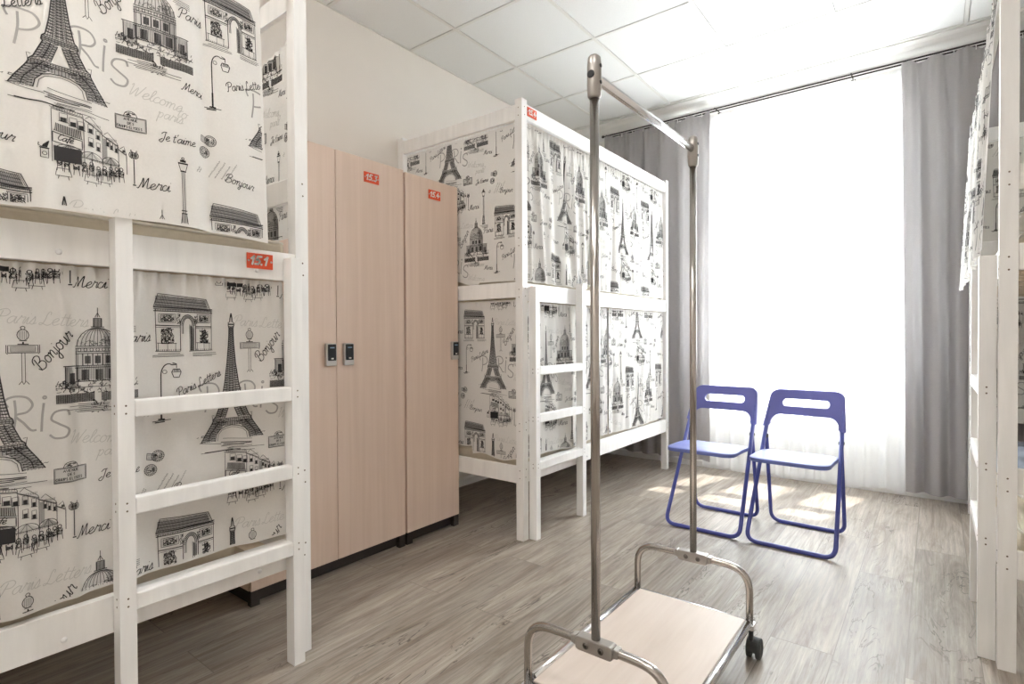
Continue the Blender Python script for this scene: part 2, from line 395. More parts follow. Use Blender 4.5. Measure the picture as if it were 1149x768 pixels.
def solid(x0, x1, y0, y1, c=1): L_([((x0 + x1) / 2, y0), ((x0 + x1) / 2, y1)], x1 - x0, c)
def circ(x, y, rx, ry=None, w=.0011, c=1, n=14, a0=0., a1=2 * PI):
    ry = ry or rx
    L_([(x + rx * math.cos(a0 + (a1 - a0) * i / n), y + ry * math.sin(a0 + (a1 - a0) * i / n)) for i in range(n + 1)], w, c)
def scrib(x0, x1, y0, y1, n, w=.0012, c=1, l=.008):
    for i in range(n):
        x = RNG.uniform(x0, x1); y = RNG.uniform(y0, y1); a = RNG.uniform(0, 2 * PI)
        p = [(x, y)]
        for k in range(3):
            a += RNG.uniform(-1.4, 1.4); x = min(max(x + l * .4 * math.cos(a), x0), x1); y = min(max(y + l * .4 * math.sin(a), y0), y1); p.append((x, y))
        L_(p, w, c)

def eiffel(cx, y0, H, W):
    prof = [(0, .5), (.06, .43), (.13, .335), (.16, .30), (.17, .305), (.19, .26), (.29, .175), (.30, .19), (.325, .18), (.34, .15), (.45, .105), (.6, .066), (.75, .042), (.88, .028), (.90, .042), (.925, .042), (.93, .022), (.96, .016), (1, .002)]
    def hw(t):
        for (a, p), (b, q) in zip(prof, prof[1:]):
            if a <= t <= b: return (p + (q - p) * (t - a) / (b - a)) * W
        return 0.
    P = lambda t, k: (cx + k, y0 + t * H)
    for s in (-1, 1):
        for q in range(6):
            f = (q + .5) / 6
            L_([P(t, s * ((.27 if t < .05 else .27 - (t - .05) * 2.2) * (1 - f) + hw(t) / W * f) * W) for t in (0, .03, .06, .09, .115, .14)], .0058, 2)
            L_([P(t, s * (max(.10 - (t - .175) * .73, 0) * (1 - f) + hw(t) / W * f) * W) for t in (.175, .21, .25, .29)], .0036, 2)
            L_([P(t, s * f * hw(t)) for t in (.30, .4, .5, .6, .7, .8, .9)], .0022, 2)
        L_([P(t, s * p * W) for t, p in prof], .0024)
        # inner edge of the lower legs, and the arch
        L_([P(0, s * .27 * W), P(.05, s * .25 * W), P(.085, s * .19 * W), P(.105, s * .1 * W), P(.112, 0)], .0022)
        L_([P(0, s * .235 * W), P(.05, s * .215 * W), P(.078, s * .16 * W), P(.092, s * .08 * W), P(.098, 0)], .0012)
        L_([P(.175, s * .10 * W), P(.285, s * .02 * W)], .0016)
        n = 9
        for i in range(n):                                            # lattice of the lower legs
            t0 = .005 + i * .016; t1 = t0 + .022
            ti = lambda t: (.27 if t < .05 else .27 - (t - .05) * 2.2) * W
            L_([P(t0, s * ti(t0)), P(t1, s * hw(t1))], .0014); L_([P(t0, s * hw(t0)), P(t1, s * ti(t1))], .0014)
            L_([P(t0, s * (ti(t0) + hw(t0)) / 2), P(t1 + .012, s * (ti(t1) + hw(t1)) / 2)], .0016)
        for i in range(7):                                            # second storey
            t0 = .18 + i * .016; t1 = t0 + .02
            ii = lambda t: max(.10 - (t - .175) * .73, 0) * W
            L_([P(t0, s * ii(t0)), P(t1, s * hw(t1))], .0015); L_([P(t0, s * hw(t0)), P(t1, s * ii(t1))], .0015)
            L_([P(t0, s * (ii(t0) + hw(t0)) * .5), P(t1, s * (ii(t1) + hw(t1)) * .5)], .0022)
    L_([P(.128, -.30 * W), P(.128, .30 * W)], .012, 2); L_([P(.312, -.18 * W), P(.312, .18 * W)], .010, 2)
    for t, d in ((.152, .32), (.17, .31), (.143, .32), (.162, .31), (.30, .19), (.312, .185), (.325, .18)): L_([P(t, -d * W), P(t, d * W)], .0017)
    for i in range(22):
        k = -.31 + .62 * i / 21; L_([P(.143, k * W), P(.17, k * W)], .001)
    hatch(cx - .28 * W, cx + .28 * W, y0 + .112 * H, y0 + .143 * H, 16, .0016, 4, jit=.001)
    for i in range(12):
        k = -.18 + .36 * i / 11; L_([P(.30, k * W), P(.325, k * W)], .001)
    t = .335                                                         # tapering shaft
    while t < .89:
        d = .018 + .012 * (1 - t); a, b = hw(t), hw(min(t + d, .9))
        L_([P(t, -a), P(t + d, b)], .0013); L_([P(t, a), P(t + d, -b)], .0013); L_([P(t, -a), P(t, a)], .0011); t += d * .75
    for k in (-.5, -.2, .2, .5): L_([P(.33, k * hw(.34)), P(.89, k * hw(.885))], .0013, 4)
    solid(cx - .012, cx + .012, y0 + .9 * H, y0 + .925 * H, 4) if False else L_([P(.912, -.035 * W), P(.912, .035 * W)], .004)
    L_([P(.93, 0), P(1.0, 0)], .0014)
    for s in (-1, 1):                                                 # flags, ground
        L_([P(.17, s * .31 * W), P(.205, s * .32 * W), P(.2, s * .28 * W)], .0012)
    for i in range(11):
        y = y0 - .004 - i * .0035; x = cx + RNG.uniform(-.55, .1) * W
        L_([(x, y + RNG.uniform(0, .01)), (x + RNG.uniform(.25, .6) * W, y + RNG.uniform(-.004, .004))], RNG.choice((.0012, .0012, .002)))
    scrib(cx - .58 * W, cx - .4 * W, y0 + .045 * H, y0 + .06 * H, 8, .0015, 4); scrib(cx + .36 * W, cx + .62 * W, y0 + .03 * H, y0 + .05 * H, 10, .0015, 4)

def triumph(x, y, W, H):
    X = lambda u: x + u * W; Y = lambda v: y + v * H
    L_([(X(.02), Y(0)), (X(0.0), Y(.74))], .0018); L_([(X(1), Y(0)), (X(1), Y(.72))], .0016)
    # attic storey with a short left return
    L_([(X(-.03), Y(.76)), (X(.04), Y(1.0)), (X(.9), Y(.93)), (X(.985), Y(.73)), (X(-.03), Y(.76))], .0018)
    for v in (.80, .84, .88, .92): L_([(X(.0), Y(v)), (X(.94 - (v - .76) * .3), Y(v - .055))], .0066, 2)
    for i in range(46):
        u = i / 45; L_([(X(-.01 + .98 * u), Y(.765)), (X(.045 + .86 * u), Y(.98 - .06 * u))], .0013, 4)
    for v in (.80, .85, .90, .95): L_([(X(.0), Y(v)), (X(.95 - (v - .76) * .4), Y(v - .05))], .0016)
    for v, w in ((.765, .003), (.735, .0018), (.70, .0025)): L_([(X(-.03), Y(v)), (X(1.02), Y(v - .02))], w)
    hatch(X(0), X(1), Y(.70), Y(.735), 44, .0011)
    L_([(X(0), Y(.45)), (X(.42), Y(.44))], .0026); L_([(X(.70), Y(.43)), (X(1), Y(.43))], .0026)
    L_([(X(0), Y(.415)), (X(.42), Y(.41))], .0011); L_([(X(.7), Y(.40)), (X(1), Y(.40))], .0011)
    # sculpted panels
    for a, b in ((.06, .34), (.74, .97)):
        box_(X(a), X(b), Y(.50), Y(.65), .0014); box_(X(a + .03), X(b - .03), Y(.52), Y(.63), .0010)
        scrib(X(a + .03), X(b - .03), Y(.52), Y(.63), 42, .0014, 1, .010)
    for a, b in ((.10, .30), (.78, .93)):
        scrib(X(a), X(b), Y(.13), Y(.38), 60, .0017, 1, .012); scrib(X(a + .04), X(b - .04), Y(.30), Y(.40), 14, .0016, 1)
        L_([(X(a - .05), Y(.0)), (X(a - .05), Y(.14))], .0011); L_([(X(b + .03), Y(.0)), (X(b + .03), Y(.14))], .0011); L_([(X(a - .07), Y(.14)), (X(b + .05), Y(.13))], .0016)
        L_([(X((a + b) / 2), Y(0)), (X((a + b) / 2), Y(.13))], .001)
    # the arch
    for k, w in ((0, .002), (.03, .0012), (.055, .0018)):
        L_([(X(.42 + k), Y(0 if k == 0 else .3)), (X(.42 + k), Y(.44))] + [(X(.56 - (.14 - k) * math.cos(a)), Y(.44 + (.20 - k) * math.sin(a))) for a in np.linspace(0, PI, 11)] + [(X(.70 - k), Y(.44)), (X(.70 - k), Y(0))], w)
    for a in np.linspace(.1, PI - .1, 20): L_([(X(.56 - .14 * math.cos(a)), Y(.44 + .20 * math.sin(a))), (X(.56 - .095 * math.cos(a)), Y(.44 + .145 * math.sin(a)))], .0012)
    for u in (.595, .615, .63, .645, .665): L_([(X(u), Y(0)), (X(u), Y(.42 + (.645 - u)))], .0022 if u in (.615, .645) else .0013)
    scrib(X(.36), X(.42), Y(.48), Y(.66), 20, .0013); scrib(X(.68), X(.73), Y(.48), Y(.66), 16, .0013)
    L_([(X(.0), Y(0)), (X(.42), Y(-.01))], .0016); L_([(X(.58), Y(-.01)), (X(1.02), Y(0))], .0016)
    hatch(X(.02), X(.42), Y(0), Y(.03), 14, .001); hatch(X(.7), X(1), Y(0), Y(.03), 10, .001)
    for k in (-.045, -.075, -.1): L_([(X(RNG.uniform(-.05, .05)), Y(k)), (X(RNG.uniform(.4, .5)), Y(k + .005))], .0012); L_([(X(RNG.uniform(.62, .7)), Y(k)), (X(RNG.uniform(1.0, 1.1)), Y(k))], .0012)

def dome(x, y, W, H):
    X = lambda u: x + u * W; Y = lambda v: y + v * H
    c = .5
    # lantern
    L_([(X(c), Y(.90)), (X(c), Y(1.0))], .0014); L_([(X(c - .03), Y(.90)), (X(c), Y(.95)), (X(c + .03), Y(.90))], .0014)
    box_(X(c - .05), X(c + .05), Y(.80), Y(.89), .0015); hatch(X(c - .05), X(c + .05), Y(.80), Y(.89), 7, .0014); L_([(X(c - .08), Y(.80)), (X(c + .08), Y(.80))], .002)
    # cupola, over a grey wash
    for k in np.linspace(-.92, .92, 12): L_([(X(c + .25 * k), Y(.26)), (X(c + .25 * k), Y(.60 + .17 * math.sqrt(1 - k * k)))], .25 * W * .165, 3 if k < .35 else 2)
    for a, b in ((.11, .25), (.75, .91)): solid(X(a), X(b), Y(.19), Y(.39), 3)
    for k in np.linspace(-1, 1, 11):
        L_([(X(c + .25 * k), Y(.60))] + [(X(c + .25 * k * math.cos(a)), Y(.60 + .19 * math.sin(a))) for a in np.linspace(.1, PI / 2, 6)], .0018 if abs(k) == 1 else .0012)
    scrib(X(c + .02), X(c + .22), Y(.6), Y(.7), 34, .0013, 4); scrib(X(c - .2), X(c), Y(.6), Y(.66), 16, .0012, 4)
    for v in (.60, .58, .545, .525): L_([(X(c - .27), Y(v)), (X(c + .27), Y(v))], .0017)
    for i in range(7):
        u = c - .22 + .44 * i / 6; circ(X(u), Y(.563), .0035, .004, .0013)
    # drum
    L_([(X(c - .26), Y(.26)), (X(c - .26), Y(.58))], .0017); L_([(X(c + .26), Y(.26)), (X(c + .26), Y(.58))], .0017)
    for i in range(9):
        u = c - .24 + .48 * i / 8; L_([(X(u), Y(.40)), (X(u), Y(.525))], .0022 if i % 2 else .0012)
    for u in (c - .12, c + .0, c + .13): hatch(X(u - .035), X(u + .035), Y(.42), Y(.50), 5, .0021)
    for v in (.40, .38, .24): L_([(X(c - .28), Y(v)), (X(c + .28), Y(v))], .0018)
    hatch(X(c - .27), X(c + .27), Y(.38), Y(.40), 24, .001)
    for u in (c - .15, c + .02, c + .17): hatch(X(u - .045), X(u + .045), Y(.25), Y(.36), 6, .0021)
    hatch(X(c - .26), X(c + .26), Y(.24), Y(.38), 30, .0010, 4)
    # wings
    for a, b in ((.10, .26), (.74, .92)):
        box_(X(a), X(b), Y(.18), Y(.40), .0015); hatch(X(a), X(b), Y(.18), Y(.39), 11, .001, 4); hatch(X(a + .05), X(b - .04), Y(.22), Y(.33), 5, .002); L_([(X(a - .02), Y(.40)), (X(b + .02), Y(.40))], .0022)
    L_([(X(0.0), Y(.18)), (X(1.0), Y(.18))], .0014); scrib(X(.08), X(.92), Y(.12), Y(.26), 70, .0014, 1, .010)
    for a, b in ((.0, .46), (.54, 1.0)):
        for i in range(9): L_([(X(a), Y(.035 + i * .010)), (X(b), Y(.035 + i * .010))], .0014)
        hatch(X(a), X(b), Y(.03), Y(.12), 26, .001)
    for (u, r) in ((.07, .02), (.15, .018), (.84, .018), (.93, .02)): scrib(X(u) - r * .6, X(u) + r * .6, Y(.14), Y(.14) + r * 1.4, 16, .0013)
    for i in range(6): L_([(X(.1 + RNG.uniform(0, .2)), Y(.01 - i * .016)), (X(.6 + RNG.uniform(0, .3)), Y(.0 - i * .016))], .0012)
    scrib(X(.42), X(.60), Y(-.09), Y(.04), 22, .0015)

def cafe(x, y, W, H):
    X = lambda u: x + u * W; Y = lambda v: y + v * H
    top = lambda u: .98 - .16 * u - .18 * max(u - .45, 0)
    blocks = [(.12, .47, 1.0, .95), (.47, .70, .93, .80), (.70, .90, .78, .66), (.90, 1.0, .62, .55)]
    for a, b, ta, tb in blocks:
        L_([(X(a), Y(.22)), (X(a), Y(ta)), (X(b), Y(tb)), (X(b), Y(.25))], .0014)
        L_([(X(a - .02), Y(ta + .02)), (X(b), Y(tb + .015))], .0012)
        L_([(X(a + .02), Y(ta + .02)), (X(a + .07), Y(ta + .07)), (X(b - .01), Y(tb + .05)), (X(b), Y(tb + .01))], .0011)
        hatch(X(a + .05), X(b - .02), Y((ta + tb) / 2 + .01), Y((ta + tb) / 2 + .05), 10, .0008, 4, dx=.001)
    hatch(X(.71), X(.76), Y(.42), Y(.74), 6, .0014, 2)
    for (u, v, w) in ((.21, .84, .09), (.32, .80, .08), (.41, .77, .07), (.52, .76, .06), (.62, .70, .05), (.52, .56, .06), (.62, .52, .05), (.75, .64, .035), (.80, .60, .03), (.86, .57, .03)):
        box_(X(u), X(u + w), Y(v), Y(v + .12), .0011); hatch(X(u + .01), X(u + w - .01), Y(v), Y(v + .06), 5, .0022)
        L_([(X(u - .01), Y(v)), (X(u + w + .01), Y(v - .01))], .0013)
    for i in range(18): L_([(X(.17 + .28 * i / 18), Y(.80 - .05 * i / 18)), (X(.16 + .30 * i / 18), Y(.69 - .07 * i / 18))], .0016)
    L_([(X(.14), Y(.69)), (X(.46), Y(.62))], .0013)
    L_([(X(.13), Y(.66)), (X(.45), Y(.60)), (X(.45), Y(.47)), (X(.13), Y(.52)), (X(.13), Y(.66))], .0024, 4)
    write('Caf\u00e9', X(.18), Y(.555), .0085, -.12, .0018)
    hatch(X(.14), X(.44), Y(.24), Y(.46), 11, .005)                   # dark shop front
    for (u, v, r) in ((.30, .40, .15), (.56, .36, .14), (.80, .36, .11)):
        pts = [(X(u - r), Y(v))] + [(X(u - r * math.cos(a)), Y(v + .105 * math.sin(a))) for a in np.linspace(.15, PI - .15, 9)] + [(X(u + r), Y(v)), (X(u - r), Y(v))]
        for k in range(9): L_([(X(u - r * (.95 - .1 * k)), Y(v + .01 + .0105 * k)), (X(u + r * (.95 - .1 * k)), Y(v + .01 + .0105 * k))], .0024, 2 if u != .56 else 3)
        L_(pts, .0014)
        for k in (-.5, 0, .5): L_([(X(u), Y(v + .105)), (X(u + r * k), Y(v))], .0009)
        hatch(X(u - r), X(u + r), Y(v - .025), Y(v), 14, .0009)
        L_([(X(u), Y(v)), (X(u), Y(.10))], .0016)
    for (u, v) in ((.20, .2), (.28, .19), (.38, .17), (.47, .16), (.55, .19), (.64, .15), (.72, .18), (.80, .19), (.87, .20), (.93, .21)):   # guests, tables and chairs
        circ(X(u), Y(v + .10), .0035, .0042, .0018); scrib(X(u - .03), X(u + .03), Y(v - .02), Y(v + .08), 12, .0017, 1, .011)
        L_([(X(u - .02), Y(v + .04)), (X(u - .03), Y(v - .10))], .0013); L_([(X(u + .02), Y(v + .04)), (X(u + .035), Y(v - .10))], .0013)
        L_([(X(u - .03), Y(v)), (X(u + .03), Y(v))], .0016)
    for (u, v) in ((.24, .06), (.55, .04), (.72, .08)):
        L_([(X(u - .07), Y(v + .08)), (X(u + .07), Y(v + .08)), (X(u + .09), Y(v - .03)), (X(u - .09), Y(v - .03)), (X(u - .07), Y(v + .08))], .0013)
        L_([(X(u - .05), Y(v - .03)), (X(u - .06), Y(v - .08))], .0013); L_([(X(u + .05), Y(v - .03)), (X(u + .06), Y(v - .08))], .0013)
    # bollard with a cat at the left, street lamp at the right
    box_(X(.0), X(.08), Y(.25), Y(.38), .0014); L_([(X(-.01), Y(.39)), (X(.09), Y(.39))], .0022); circ(X(.04), Y(.31), .004, None, .0012)
    for k in range(6): L_([(X(.02 + .008 * k), Y(.40)), (X(.035 + .01 * k), Y(.44 + .012 * k))], .0026)
    L_([(X(.015), Y(.4)), (X(-.02), Y(.42)), (X(-.015), Y(.46))], .0014)
    L_([(X(1.09), Y(.12)), (X(1.09), Y(.52))], .0024, 4); L_([(X(1.07), Y(.10)), (X(1.11), Y(.10))], .003)
    for s in (-.035, 0, .035):
        circ(X(1.09 + s), Y(.58), .0038, .007, .0014); hatch(X(1.08 + s), X(1.10 + s), Y(.55), Y(.61), 2, .0011)
    L_([(X(1.055), Y(.53)), (X(1.125), Y(.53))], .0015); scrib(X(1.05), X(1.13), Y(.62), Y(.66), 6, .0012)

def street_sign(x, y, H):
    Y = lambda v: y + v * H
    L_([(x - .003, Y(.04)), (x - .003, Y(.55))], .0012); L_([(x + .003, Y(.04)), (x + .003, Y(.55))], .0012)
    L_([(x - .009, Y(0)), (x - .003, Y(.06)), (x, Y(0)), (x + .004, Y(.06)), (x + .010, Y(0))], .0014)
    box_(x - .027, x + .027, Y(.55), Y(.68), .0015); box_(x - .022, x + .022, Y(.57), Y(.66), .001); hhatch(x - .021, x + .021, Y(.58), Y(.65), 4, .0013, 2)
    for s in (-1, 1): L_([(x + s * .027, Y(.53)), (x + s * .030, Y(.55)), (x + s * .030, Y(.69))], .0013)
    L_([(x - .01, Y(.70)), (x + .01, Y(.70))], .0022); L_([(x, Y(.70)), (x, Y(.74))], .003)
    circ(x, Y(.86), .0105, .013, .0015); hatch(x - .008, x + .008, Y(.78), Y(.93), 5, .0016, 2); circ(x, Y(.985), .004, .004, .0014); L_([(x - .007, Y(.76)), (x + .007, Y(.76))], .0016)

def hook_lamp(x, y, H):
    Y = lambda v: y + v * H
    L_([(x, Y(.0)), (x, Y(.25))], .0042); L_([(x, Y(.2)), (x, Y(.74))] + [(x + .018 - .018 * math.cos(a), Y(.74) + .032 * math.sin(a)) for a in np.linspace(.2, 2.0, 8)] + [(x + .036, Y(.92))], .0026)
    circ(x + .009, Y(.80), .005, None, .0013); L_([(x + .027, Y(.95)), (x + .037, Y(.93)), (x + .037, Y(.86))], .0018)
    L_([(x + .029, Y(.84)), (x + .045, Y(.84)), (x + .049, Y(.79)), (x + .044, Y(.70)), (x + .030, Y(.70)), (x + .025, Y(.79)), (x + .029, Y(.84))], .002)
    L_([(x + .025, Y(.79)), (x + .049, Y(.79))], .0014); hatch(x + .030, x + .045, Y(.80), Y(.84), 5, .0016)
    L_([(x - .008, Y(0)), (x + .008, Y(0.0))], .004); L_([(x - .022, Y(-.03)), (x + .022, Y(-.01))], .0018); L_([(x - .016, Y(-.05)), (x + .008, Y(-.04))], .003)

def post_lamp(x, y, H):
    Y = lambda v: y + v * H
    for k in (-.0035, .0, .0035): L_([(x + k, Y(.2)), (x + k, Y(.80))], .0014, 4)
    L_([(x - .005, Y(.2)), (x - .009, Y(.02)), (x + .009, Y(.02)), (x + .005, Y(.2)), (x - .005, Y(.2))], .0016); hatch(x - .007, x + .007, Y(.03), Y(.2), 5, .0014, 4)
    for v in (.2, .24, .8): L_([(x - .007, Y(v)), (x + .007, Y(v))], .0024)
    L_([(x - .006, Y(.81)), (x - .011, Y(.91)), (x + .011, Y(.91)), (x + .006, Y(.81)), (x - .006, Y(.81))], .0015)
    L_([(x - .012, Y(.915)), (x + .012, Y(.915))], .004); L_([(x - .007, Y(.95)), (x + .007, Y(.95))], .006); circ(x, Y(.985), .003, None, .002)
    L_([(x - .011, Y(.01)), (x + .011, Y(.01))], .004)
    for k in range(4): L_([(x - .025 + .006 * k, Y(-.03 - .025 * k)), (x + .03, Y(-.04 - .025 * k))], .0012)

def plate(x, y, W, H):
    for i in range(16): L_([(x, y + H * .72 * (i + .5) / 16), (x + W, y + H * .72 * (i + .5) / 16)], H * .72 / 16 * 1.02, 3)
    box_(x, x + W, y, y + H * .72, .0014); box_(x + .002, x + W - .002, y + .002, y + H * .72 - .002, .0009)
    L_([(x + W * .28, y + H * .72)] + [(x + W / 2 - W * .2 * math.cos(a), y + H * .78 + H * .22 * math.sin(a)) for a in np.linspace(.1, PI - .1, 8)] + [(x + W * .72, y + H * .72)], .0014)
    scrib(x + W * .34, x + W * .66, y + H * .76, y + H * .92, 14, .0012)
    caps('AVENUE', x + W * .28, y + H * .50, H * .13, .0013); caps('DES', x + W * .40, y + H * .31, H * .13, .0013); caps('CHAMPS ELYSEES', x + W * .055, y + H * .10, H * .135, .0013, 1, .60)

def postmarks(x, y):
    L_([(x - .032, y + .035), (x - .012, y + .03), (x - .010, y + .012), (x - .034, y + .018), (x - .032, y + .035)], .0012)
    for k in range(5): L_([(x - .033, y + .019 + k * .0035), (x - .012, y + .014 + k * .0035)], .0018, 2)
    for (a, b) in ((x - .006, y + .024), (x - .024, y - .012)):
        circ(a, b, .0155, None, .0013); circ(a, b, .0105, None, .0011); scrib(a - .009, a + .009, b - .006, b + .006, 24, .0013)
        for k in range(18):
            t = k / 18 * 2 * PI; L_([(a + .0115 * math.cos(t), b + .0115 * math.sin(t)), (a + .0145 * math.cos(t + .1), b + .0145 * math.sin(t + .1))], .0015)
    ang = 1.05
    for i, (ln, dx) in enumerate(((.022, -.05), (.016, -.043), (.062, -.012), (.058, .003), (.05, .02), (.062, .034))):
        px, py = x + dx, y - .075 + (.0 if i < 2 else -.005); n = int(ln / .0016); p = []
        for k in range(n):
            t = k * .0016; o = (.0026 if k % 2 else -.0014) * RNG.uniform(.1, 1.1); p.append((px + t * math.cos(ang) - o * math.sin(ang), py + t * math.sin(ang) + o * math.cos(ang)))
        L_(p, .0010 if i != 5 else .0008)

def curly(x, y, h):
    """the big grey P, R, i and S beside the tower"""
    w = .0048
    def st(x, y, h, p): L_([(x + a * h, y + b * h) for a, b in crom(p, 5)], w, 2)
    st(x, y, h, [(.22, .9), (.22, .5), (.14, .0)]); st(x, y, h, [(.02, .72), (-.04, .9), (.15, 1.), (.5, .95), (.64, .7), (.5, .5), (.2, .42)])
    x += .115
    st(x, y, h, [(.16, .9), (.18, .5), (.12, .0)]); st(x, y, h, [(.02, .72), (-.04, .9), (.15, 1.), (.42, .95), (.54, .74), (.42, .55), (.18, .48), (.35, .25), (.5, .04), (.62, .03)])
    st(x + .062, y - .003, h, [(.06, .8), (.02, .4), (.0, .0)]); circ(x + .069, y + .92 * h, .003, None, .004, 2)
    st(x + .078, y - .022, h * .86, [(.52, .72), (.45, .9), (.15, .85), (.05, .62), (.25, .45), (.5, .25), (.42, .0), (.15, -.02), (.0, .12)])

TU, TV = .54, .627
eiffel(.803, .752, .385, .185)
triumph(.597, 1.026, .147, .160)
dome(.378, .895, .176, .246)
street_sign(.318, .955, .135)
street_sign(.318 + .16, .955, .135) if False else None
cafe(.222, .553, .172, .160)
hook_lamp(.610, .836, .165)
post_lamp(.520, .475, .19)
plate(.372, .708, .066, .050)
postmarks(.606, .712)
curly(.712, .843, .085)
write('Bonjour', .352, .985, .0165, .93, .0021)
write('Bonjour', .634, .628, .0135, -.12, .0018)
write('Merci', .522, .852, .0125, -.05, .0017)
write('Merci', .415, .562, .0155, .05, .0019)
write('Paris', .520, 1.050, .0155, .06, .0019)
write('Paris Letters', .652, .895, .0128, .42, .0019)
write("Je t'aime", .468, .700, .0122, .04, .0018)
write('Paris Letters', .27, 1.100, .017, -.05, .0016, 3)
write('Welcome', .400, .803, .0175, -.12, .0018, 3); write('to', .508, .775, .016, -.1, .0018, 3); write('paris', .455, .705, .018, .0, .0018, 3) if False else write('paris', .462, .760, .015, -.05, .0018, 3)

def build_tile():
    V, Q, K = [], [], []; nv = 0; step = .007
    for pts, w, c in STROKES:
        p = np.array(pts, float)
        if len(p) < 2: continue
        seg = np.linalg.norm(np.diff(p, axis=0), axis=1)
        out = [p[0]]
        for i, l in enumerate(seg):
            if l < 1e-7: continue
            n = max(1, int(math.ceil(l / step)))
            for k in range(1, n + 1): out.append(p[i] + (p[i + 1] - p[i]) * k / n)
        p = np.array(out)
        if len(p) < 2: continue
        t = np.gradient(p, axis=0); t /= np.maximum(np.linalg.norm(t, axis=1, keepdims=True), 1e-9)
        nrm = np.stack([-t[:, 1], t[:, 0]], 1) * w / 2
        a, b = p + nrm, p - nrm; n = len(p)
        V.append(np.concatenate([a, b])); i = np.arange(n - 1)
        Q.append(np.stack([i, i + 1, i + 1 + n, i + n], 1) + nv); K.append(np.full(n - 1, c)); nv += 2 * n
    return np.concatenate(V), np.concatenate(Q), np.concatenate(K)
TILE_V, TILE_Q, TILE_K = build_tile()
TILE_ON = np.zeros(len(TILE_V), int); TILE_ON[TILE_Q.ravel()] = np.repeat(TILE_K, 4)      # ink of each point
LIFT = np.array([0, .0013, .0007, .0005, .0010])      # washes lie under the line work

# ------------------------------------------------------------------ hanging cloth
def hang(name, P0, D, Nn, Ln, zt, zb, disp, mats, uo=None, gather=1., both=False, along=None, nu=None, nvv=40, thick=0.):
    """cloth hanging in the vertical plane through P0 along D; Nn is its outward normal.
    zt, zb: functions of s (0..1); disp(s, t, z): offset along Nn; uo=(u0, v0) places the print."""
    D = np.array(D, float); Nn = np.array(Nn, float); P0 = np.array(P0, float)
    along = along or (lambda s, t: s * Ln)
    def S(s, t):
        z = zt(s) + (zb(s) - zt(s)) * t
        a = along(s, t); d = disp(s, t)
        return P0[None, :] + a[:, None] * D + d[:, None] * Nn + z[:, None] * np.array([[0, 0, 1.]])
    nu = nu or int(Ln / .008); nvv = nvv
    tt = np.concatenate([[0, .008, .016, .024, .034, .05], np.linspace(.07, 1, nvv - 5)])
    s, t = np.meshgrid(np.linspace(0, 1, nu + 1), tt); sh = s.shape
    Vv = S(s.ravel(), t.ravel()); idx = np.arange(Vv.shape[0]).reshape(sh)
    Qf = np.stack([idx[:-1, :-1], idx[:-1, 1:], idx[1:, 1:], idx[1:, :-1]], -1).reshape(-1, 4)
    Kf = np.zeros(len(Qf), int)
    VV, QQ, KK = [Vv], [Qf], [Kf]; off = len(Vv)
    if uo is not None:
        U0, V0 = uo; W = Ln * gather
        us, ue = U0, U0 + W
        z_hi = float(zt(np.linspace(0, 1, 50)).max()); z_lo = float(zb(np.linspace(0, 1, 50)).min())
        for iu in range(int(math.floor((us - .95) / TU)), int(math.ceil((ue - .2) / TU)) + 1):
            for iv in range(int(math.floor((z_lo + V0 - 1.25) / TV)), int(math.ceil((z_hi + V0 - .4) / TV)) + 1):
                uv = TILE_V + np.array([iu * TU, iv * TV])
                s = (uv[:, 0] - U0) / W; z = uv[:, 1] - V0
                sc = np.clip(s, 0, 1); a, b = zt(sc), zb(sc); t = (a - z) / (a - b)
                okv = (s > .004) & (s < .996) & (t > .012) & (t < .992)
                okq = okv[TILE_Q].all(1)
                if not okq.any(): continue
                q = TILE_Q[okq]; used = np.unique(q); mp = np.full(len(uv), -1); mp[used] = np.arange(len(used))
                s, t = s[used], t[used]; e = 2e-3
                p = S(s, t); ds = S(np.clip(s + e, 0, 1), t) - S(np.clip(s - e, 0, 1), t); dt = S(s, np.clip(t + e, 0, 1)) - S(s, np.clip(t - e, 0, 1))
                nr = np.cross(ds, dt); nr /= np.maximum(np.linalg.norm(nr, axis=1, keepdims=True), 1e-12)
                nr *= np.sign((nr * Nn).sum(1, keepdims=True) + 1e-12)
                for sg in ((1, -1) if both else (1,)):
                    lift = LIFT[TILE_ON[used]][:, None] * sg
                    VV.append(p + nr * lift); QQ.append(mp[q] + off); KK.append(TILE_K[okq]); off += len(p)
    Vv = np.concatenate(VV); Q = np.concatenate(QQ); K = np.concatenate(KK)
    base = P0 + D * Ln / 2; base[2] = 0
    Vv = Vv - base
    me = bpy.data.meshes.new(name)
    me.vertices.add(len(Vv)); me.vertices.foreach_set('co', Vv.astype(np.float32).ravel())
    me.loops.add(len(Q) * 4); me.loops.foreach_set('vertex_index', Q.astype(np.int32).ravel())
    me.polygons.add(len(Q)); me.polygons.foreach_set('loop_start', np.arange(0, len(Q) * 4, 4, dtype=np.int32))
    for mm in mats: me.materials.append(mm)
    me.update(calc_edges=True)
    me.polygons.foreach_set('material_index', K.astype(np.int32)); me.polygons.foreach_set('use_smooth', np.ones(len(Q), bool))
    me.update()
    o = bpy.data.objects.new(name, me); C.objects.link(o); o.location = base
    return o

